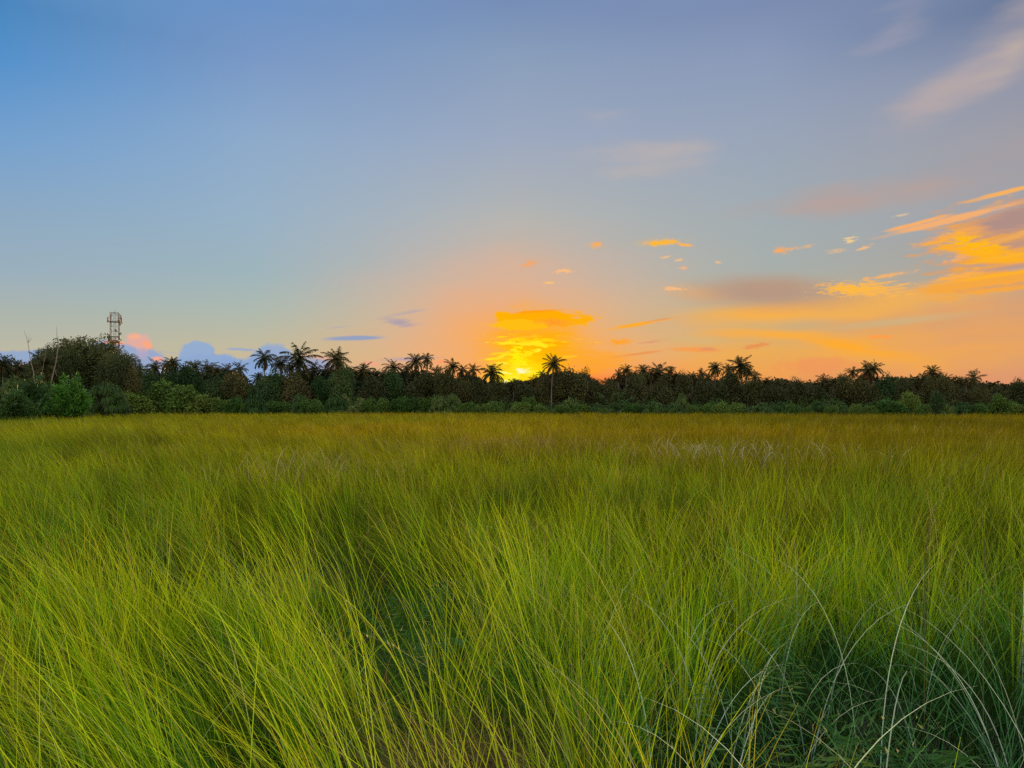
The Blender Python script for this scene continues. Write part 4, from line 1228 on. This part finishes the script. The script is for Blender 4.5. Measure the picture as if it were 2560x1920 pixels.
SHRUBS = [
 (345, 985, 90, 112, 'b', 'wide dark green shrub right of the drooping strap leaved mound'),
 (400, 955, 110, 114, 'b', 'tall green bush below the feathery pair of palms'),
 (452, 968, 100, 113, 'b', 'large green bush sloping down to the right, below the blue cloud'),
 (505, 990, 80, 112, 'b', 'low dark bush at the foot of the green slope'),
 (548, 1000, 56, 113, 'b', 'small dull bush left of the bright yellow green one'),
 (583, 996, 44, 111, 'b', 'bright yellow green pointed bush left of the rounded strap leaved dome'),
 (611, 1010, 22, 110, 'b', 'tiny yellow green bush touching the rounded dome'),
 (638, 989, 54, 111, 's', 'rounded strap leaved dome right of the yellow green bushes'),
 (690, 1005, 60, 113, 'b', 'low grey bush under the tall cluster of palms'),
 (752, 985, 40, 113, 's', 'grey green drooping shrub under the largest palm'),
 (790, 1000, 62, 111, 'b', 'wide bright green bush between largest and shaggy palm'),
 (838, 986, 46, 113, 's', 'dark upright strap leaved shrub under the lone shaggy palm'),
 (888, 984, 60, 112, 'y', 'young coconut palm with arching fronds near the ground'),
 (930, 998, 44, 112, 'b', 'dull bush between the young coconut palm and the bright pair'),
 (962, 998, 42, 110, 'b', 'left one of two touching round green bushes'),
 (1010, 994, 58, 110, 'b', 'right and wider of two touching round green bushes'),
 (1066, 996, 32, 110, 'b', 'narrow light green bush left of the tall rounded dome'),
 (1100, 984, 50, 110, 's', 'tall rounded dome of strap leaves left of the sun'),
 (1134, 981, 40, 112, 's', 'second strap leaved dome, half behind the tall rounded one'),
 (1165, 1008, 46, 109, 'b', 'low bush left below the dark rim palm'),
 (1208, 1012, 42, 109, 'b', 'flat bush below the dark rim palm'),
 (1246, 1006, 50, 109, 'b', 'yellow green bush directly below the bright gap'),
 (1294, 1008, 56, 109, 'b', 'wide yellow green bush below the sun disc'),
 (1322, 995, 40, 111, 'b', 'brownish bush behind the wide one below the sun'),
 (1352, 1014, 40, 108, 'b', 'small low bush left of the lone palm trunk'),
 (1400, 1014, 46, 108, 'b', 'low green bush at the foot of the big lone palm'),
 (1429, 990, 44, 110, 's', 'yellow green drooping shrub right of the lone palm trunk'),
 (1456, 1013, 40, 107, 'b', 'low bush below the drooping yellow green shrub'),
 (1507, 1021, 22, 98, 'b', 'tiny bush standing out in the field by itself'),
 (1535, 975, 64, 109, 'y', 'young palm with pale fronds right of the glowing dip'),
 (1572, 1012, 40, 106, 'b', 'round low bush under the open crowned palm'),
 (1596, 1014, 30, 106, 'b', 'small round bush next to the large green dome'),
 (1638, 1000, 54, 105, 's', 'large green dome bush below the wide armed palm'),
 (1688, 1007, 40, 105, 's', 'round bush right of the large green dome'),
 (1704, 985, 32, 108, 's', 'narrow tall shrub rising behind round bushes under the ragged palm'),
 (1733, 1015, 32, 104, 'b', 'low round bluish bush left of the small ones under three palms'),
 (1764, 1012, 30, 104, 'b', 'small leafy bush left of the pair of bright green ones'),
 (1806, 1008, 46, 103, 'b', 'left of the bright green pair under the three tall palms'),
 (1850, 1010, 50, 103, 'b', 'right of the bright green pair under the three tall palms'),
 (1900, 1007, 58, 102, 's', 'blue green bush right below the hanging green fronds palm'),
 (1948, 1006, 46, 104, 's', 'greyish drooping shrub under the tiny lone palm tip'),
 (1985, 1012, 40, 103, 'b', 'low dull bush left of a row of round ones'),
 (2022, 1016, 28, 101, 'b', 'small round bush, first under the low row of palm tips'),
 (2050, 1006, 40, 102, 's', 'taller bush in the middle under the low row of palm tips'),
 (2080, 1016, 28, 100, 'b', 'small bright round bush under the bushy palm'),
 (2102, 1006, 30, 101, 's', 'narrow bush under the low palm left of the pointed one'),
 (2133, 1012, 34, 99, 'b', 'vivid green pointed bush under the small pointed palm'),
 (2174, 1017, 34, 98, 'b', 'low green bush under the great twin crowned pair'),
 (2222, 1001, 76, 100, 'b', 'widest green bush, right below the great pair'),
 (2272, 984, 50, 100, 'b', 'tall dark bush with rounded head, right of the widest one'),
 (2304, 1014, 40, 97, 'b', 'small dull bush between two tall dark ones'),
 (2369, 1010, 32, 97, 's', 'round strap leaved bush right of the free standing little tree'),
 (2410, 1007, 44, 97, 's', 'blue green dome bush below the low palm at right'),
 (2441, 1012, 40, 96, 'b', 'leafy low bush below the last tall palm'),
 (2496, 988, 54, 98, 'b', 'tall bushy shrub near the right edge below the smooth dome'),
 (2545, 1012, 50, 96, 'b', 'low bush cut by the right edge of the photo'),
]
for s in SHRUBS: shrub(*s)

# little free standing tree
top = at(2338, 976, 92)
root = empty('small_tree', (top.x, 92, 0))
add('trunk', TRUNKS[1], root, scale=(1.6, 1.6, top.z))
add('crown', TREES_G[1][0], root, loc=(0, 0, .55), scale=(40 / F * 92 / 7.2, 40 / F * 92 / 7.2, (top.z - .55) / 6.0))
tag(root, 'little free standing tree with bright top, in front of the bushes at right', 'tree')

# strap leaved mound and the near bush on the left
root = empty('screw_pine', at(262, 1012, 88).to_tuple()[:2] + (0,))
add('foliage', strap_mesh(470, M_STRAP, 5.2, 5.3, n=1500, L0=1.5), root)
add('stem', SSTEM, root, scale=(2, 2, 3))
tag(root, 'big dark mound of drooping strap leaves in front of the largest tree', 'strap leaved shrub', 'bushes along the edge of the field')
root = empty('screw_pine', at(22, 1012, 84).to_tuple()[:2] + (0,))
add('foliage', strap_mesh(471, M_STRAP, 4.6, 6.0, n=1300, L0=2.0), root)
add('stem', SSTEM, root, scale=(2, 2, 3))
tag(root, 'dark drooping strap leaved plant at the left edge of the photo', 'strap leaved shrub', 'bushes along the edge of the field')

def lance_bush(seed, w, h, n):
    r = np.random.default_rng(seed)
    V, Fc, T = [], [], []; o = 0
    stems_ = 60
    for k in range(stems_):
        a = r.uniform(0, 6.28); q = r.random() ** .6
        ex, ey = math.cos(a) * q * w / 2, math.sin(a) * q * w / 2
        ez = h * (1 - .6 * q ** 2) * r.uniform(.55, 1.06)
        m_ = n // stems_
        t = r.uniform(.25, 1, m_) ** .8
        c = np.stack([ex * t, ey * t, ez * t], 1) + r.normal(0, .14, (m_, 3))
        c[:, 2] = np.maximum(c[:, 2], .1)
        d = unit(np.array([ex / w, ey / w, .55]) + r.normal(0, .5, (m_, 3)))
        s = unit(np.cross(d, r.normal(size=(m_, 3))))
        ln = r.uniform(.28, .55, m_)[:, None]; wd = ln * .11
        v = np.stack([c, c + d * ln * .45 + s * wd, c + d * ln, c + d * ln * .45 - s * wd], 1).reshape(-1, 3)
        V.append(v); Fc.append(np.arange(m_ * 4).reshape(-1, 4) + o); o += m_ * 4
        T.append(np.full(m_ * 4, r.uniform(.7, 1.35)))
    return mesh_np('foliage', np.concatenate(V), np.concatenate(Fc), M_LANCE, np.concatenate(T)[:, None] * np.ones(3))
M_LANCE = leaf_mat('lance_leaves', (0.08, 0.19, 0.018), trans=.3, rough=.4, spec=.25)
M_LANCE2 = leaf_mat('dull_lance_leaves', (0.05, 0.11, 0.024), trans=.25, rough=.4, spec=.25)
for i, (px, py, wpx, d, lb) in enumerate([(172, 932, 105, 72, 'bright green willow leaved shrub, nearest bush on the left'),
                                          (92, 934, 115, 75, 'duller willow leaved shrub left of the bright one'),
                                          (45, 978, 95, 68, 'low outermost willow leaved shrub, grass leaning into it')]):
    top = at(px, py, d)
    root = empty('shrub', (top.x, d, 0))
    me = lance_bush(480 + i, wpx / F * d, top.z, 9000)
    if i: me.materials[0] = M_LANCE2
    add('foliage', me, root)
    add('stem', SSTEM, root, scale=(1.2, 1.2, top.z / 1.3))
    tag(root, lb, 'shrub', 'near shrubs at the left of the field')

# bare dead trees
def snag(label, d, base, lines):
    b = at(base[0], base[1], d); org = Vector((b.x, d, 0)); t = Tubes()
    for pts, r0, r1 in lines:
        P_ = [at(px, py, d + k * .05) - org for k, (px, py) in enumerate(pts)]
        if pts[0][1] > 1010: P_[0].z = 0
        t.tube(P_, [r0 + (r1 - r0) * i / (len(P_) - 1) for i in range(len(P_))], 6)
    o = add('dead_tree', t.mesh('dead_tree', M_SNAG), loc=org)
    tag(o, label, 'dead tree', 'bare dead trees at the left')
snag('leftmost bare dead tree, thin stem forking into three twigs', 84, (92, 1015),
     [([(92, 1015), (84, 930), (76, 900), (70, 857)], .055, .025), ([(70, 857), (66, 842), (60, 827)], .03, .012),
      ([(70, 857), (72, 848), (73, 838)], .025, .01), ([(71, 856), (76, 850), (80, 844)], .025, .01)])
snag('bare dead tree with one tall spike and a side branch, left of the big dome', 84, (128, 1015),
     [([(118, 1015), (130, 945), (140, 905), (145, 868), (142, 840), (142, 817)], .065, .012),
      ([(146, 872), (154, 860), (168, 845)], .03, .012), ([(140, 905), (136, 920), (142, 940)], .03, .015),
      ([(104, 940), (110, 905), (116, 868)], .025, .01)])

# ------------------------------------------------------------------ lattice tower
def tower():
    d = 175.0
    b = at(287, 1012, d); H = at(287, 782, d).z
    root = empty('lattice_tower', (b.x, d, 0), rz=.35)
    hw = .86
    for sx, sy in ((-1, -1), (1, -1), (1, 1), (-1, 1)):
        t = Tubes(); t.tube([(sx * hw, sy * hw, 0), (sx * hw, sy * hw, H)], .065, 6)
        add('leg', t.mesh('leg', M_STEEL), root)
    t = Tubes(); step = 1.25; z = 0; k = 0
    while z < H - .2:
        z2 = min(z + step, H)
        for (ax, ay), (bx, by) in (((-1, -1), (1, -1)), ((1, -1), (1, 1)), ((1, 1), (-1, 1)), ((-1, 1), (-1, -1))):
            t.tube([(ax * hw, ay * hw, z2), (bx * hw, by * hw, z2)], .026, 4)
            for a_, b_ in (((ax, ay), (bx, by)), ((bx, by), (ax, ay))):
                t.tube([(a_[0] * hw, a_[1] * hw, z), (b_[0] * hw, b_[1] * hw, z2)], .022, 4)
        z = z2; k += 1
    add('brace', t.mesh('brace', M_STEEL), root)
    t = Tubes()
    for sx in (-.2, .2): t.tube([(sx, 0, 0), (sx, 0, H)], .035, 4)
    for k in range(int(H / .5)): t.tube([(-.2, 0, k * .5 + .2), (.2, 0, k * .5 + .2)], .02, 4)
    add('ladder', t.mesh('ladder', M_STEEL), root)
    def zz(py): return at(0, py, d).z
    for py, w_ in ((805, 2.3), (842, 2.0)):
        t = Tubes(); z = zz(py)
        t.box((0, 0, z), w_, w_, .06)
        add('platform', t.mesh('platform', M_STEEL), root)
    for py in (852, 856):
        t = Tubes()
        t.box((0, 0, zz(py)), 2.0, 2.0, .3) if False else None
        for s in (-1, 1):
            t.tube([(-hw, s * hw, zz(py)), (hw, s * hw, zz(py))], .10, 6)
            t.tube([(s * hw, -hw, zz(py)), (s * hw, hw, zz(py))], .10, 6)
        add('warning_band', t.mesh('warning_band', M_STEELR), root)
    # sector antennas on stand-off arms
    for (x, y, pt, pb, w_) in ((-1.35, -.5, 793, 807, .28), (1.45, -.4, 793, 809, .26), (-1.0, .9, 788, 800, .24), (1.15, .8, 786, 798, .24),
                               (-.75, -1.1, 796, 810, .26), (.9, -1.0, 790, 806, .26), (-1.15, -.6, 838, 853, .34), (1.05, -.8, 840, 850, .26), (1.0, 1.0, 800, 812, .24)):
        z1, z0 = zz(pt), zz(pb)
        t = Tubes(); t.box((x, y, (z0 + z1) / 2), w_, .18, z1 - z0)
        o = add('antenna', t.mesh('antenna', M_ANT), root)
        for z in (z0 + .25, z1 - .25):
            t = Tubes()
            t.tube([(math.copysign(hw, x), math.copysign(min(hw, abs(y)), y), z), (x, y, z)], .035, 4)
            add('arm', t.mesh('arm', M_STEEL), o)
    for (x, y, py) in ((1.25, -.8, 835), (-1.15, -.8, 845), (.4, -1.15, 828)):
        z = zz(py); t = Tubes()
        t.tube([(x, y, z), (x, y - .12, z), (x, y - .3, z)], [.10, .26, .30], 12)
        add('dish', t.mesh('dish', M_ANT), root)
    t = Tubes(); t.tube([(0, 0, H - .1), (0, 0, H + .9)], [.05, .02], 5)
    t.tube([(-hw, -hw, H), (hw, hw, H)], .05, 4)
    add('lightning_rod', t.mesh('lightning_rod', M_STEEL), root)
    tag(root, 'steel lattice telecom tower with antennas, behind the trees at left', 'tower')
tower()


# low scrub that ties the bushes together
n = 110000
px = rng.uniform(-700, 3300, n)
front = np.interp(px, [0, 330, 700, 1300, 2560], [118, 117, 114, 110, 99])
d = front + rng.uniform(0, 12, n)
x = (px - 1280) / F * d
hh = .5 + 2.1 * vnoise(x + 300, d, 1.7, 51) * vnoise(x + 300, d, 5.0, 52) * 1.7
z = hh * (1 - rng.random(n) ** 1.3)
v, f = leaf_cards(np.stack([x, d, np.maximum(z, .08)], 1), rng.uniform(.14, .30, n), rng.uniform(.08, .16, n))
t = (.55 + .9 * vnoise(x + 300, z * 2 + d, 1.1, 53)) * rng.uniform(.7, 1.3, n)
so_ = add('scrub', mesh_np('scrub', v, f, M_STRAP, np.repeat(t, 4)[:, None] * np.ones(3)))
tag(so_, 'low tangled green scrub between the bushes at the field edge', 'scrub', None, 'stuff')
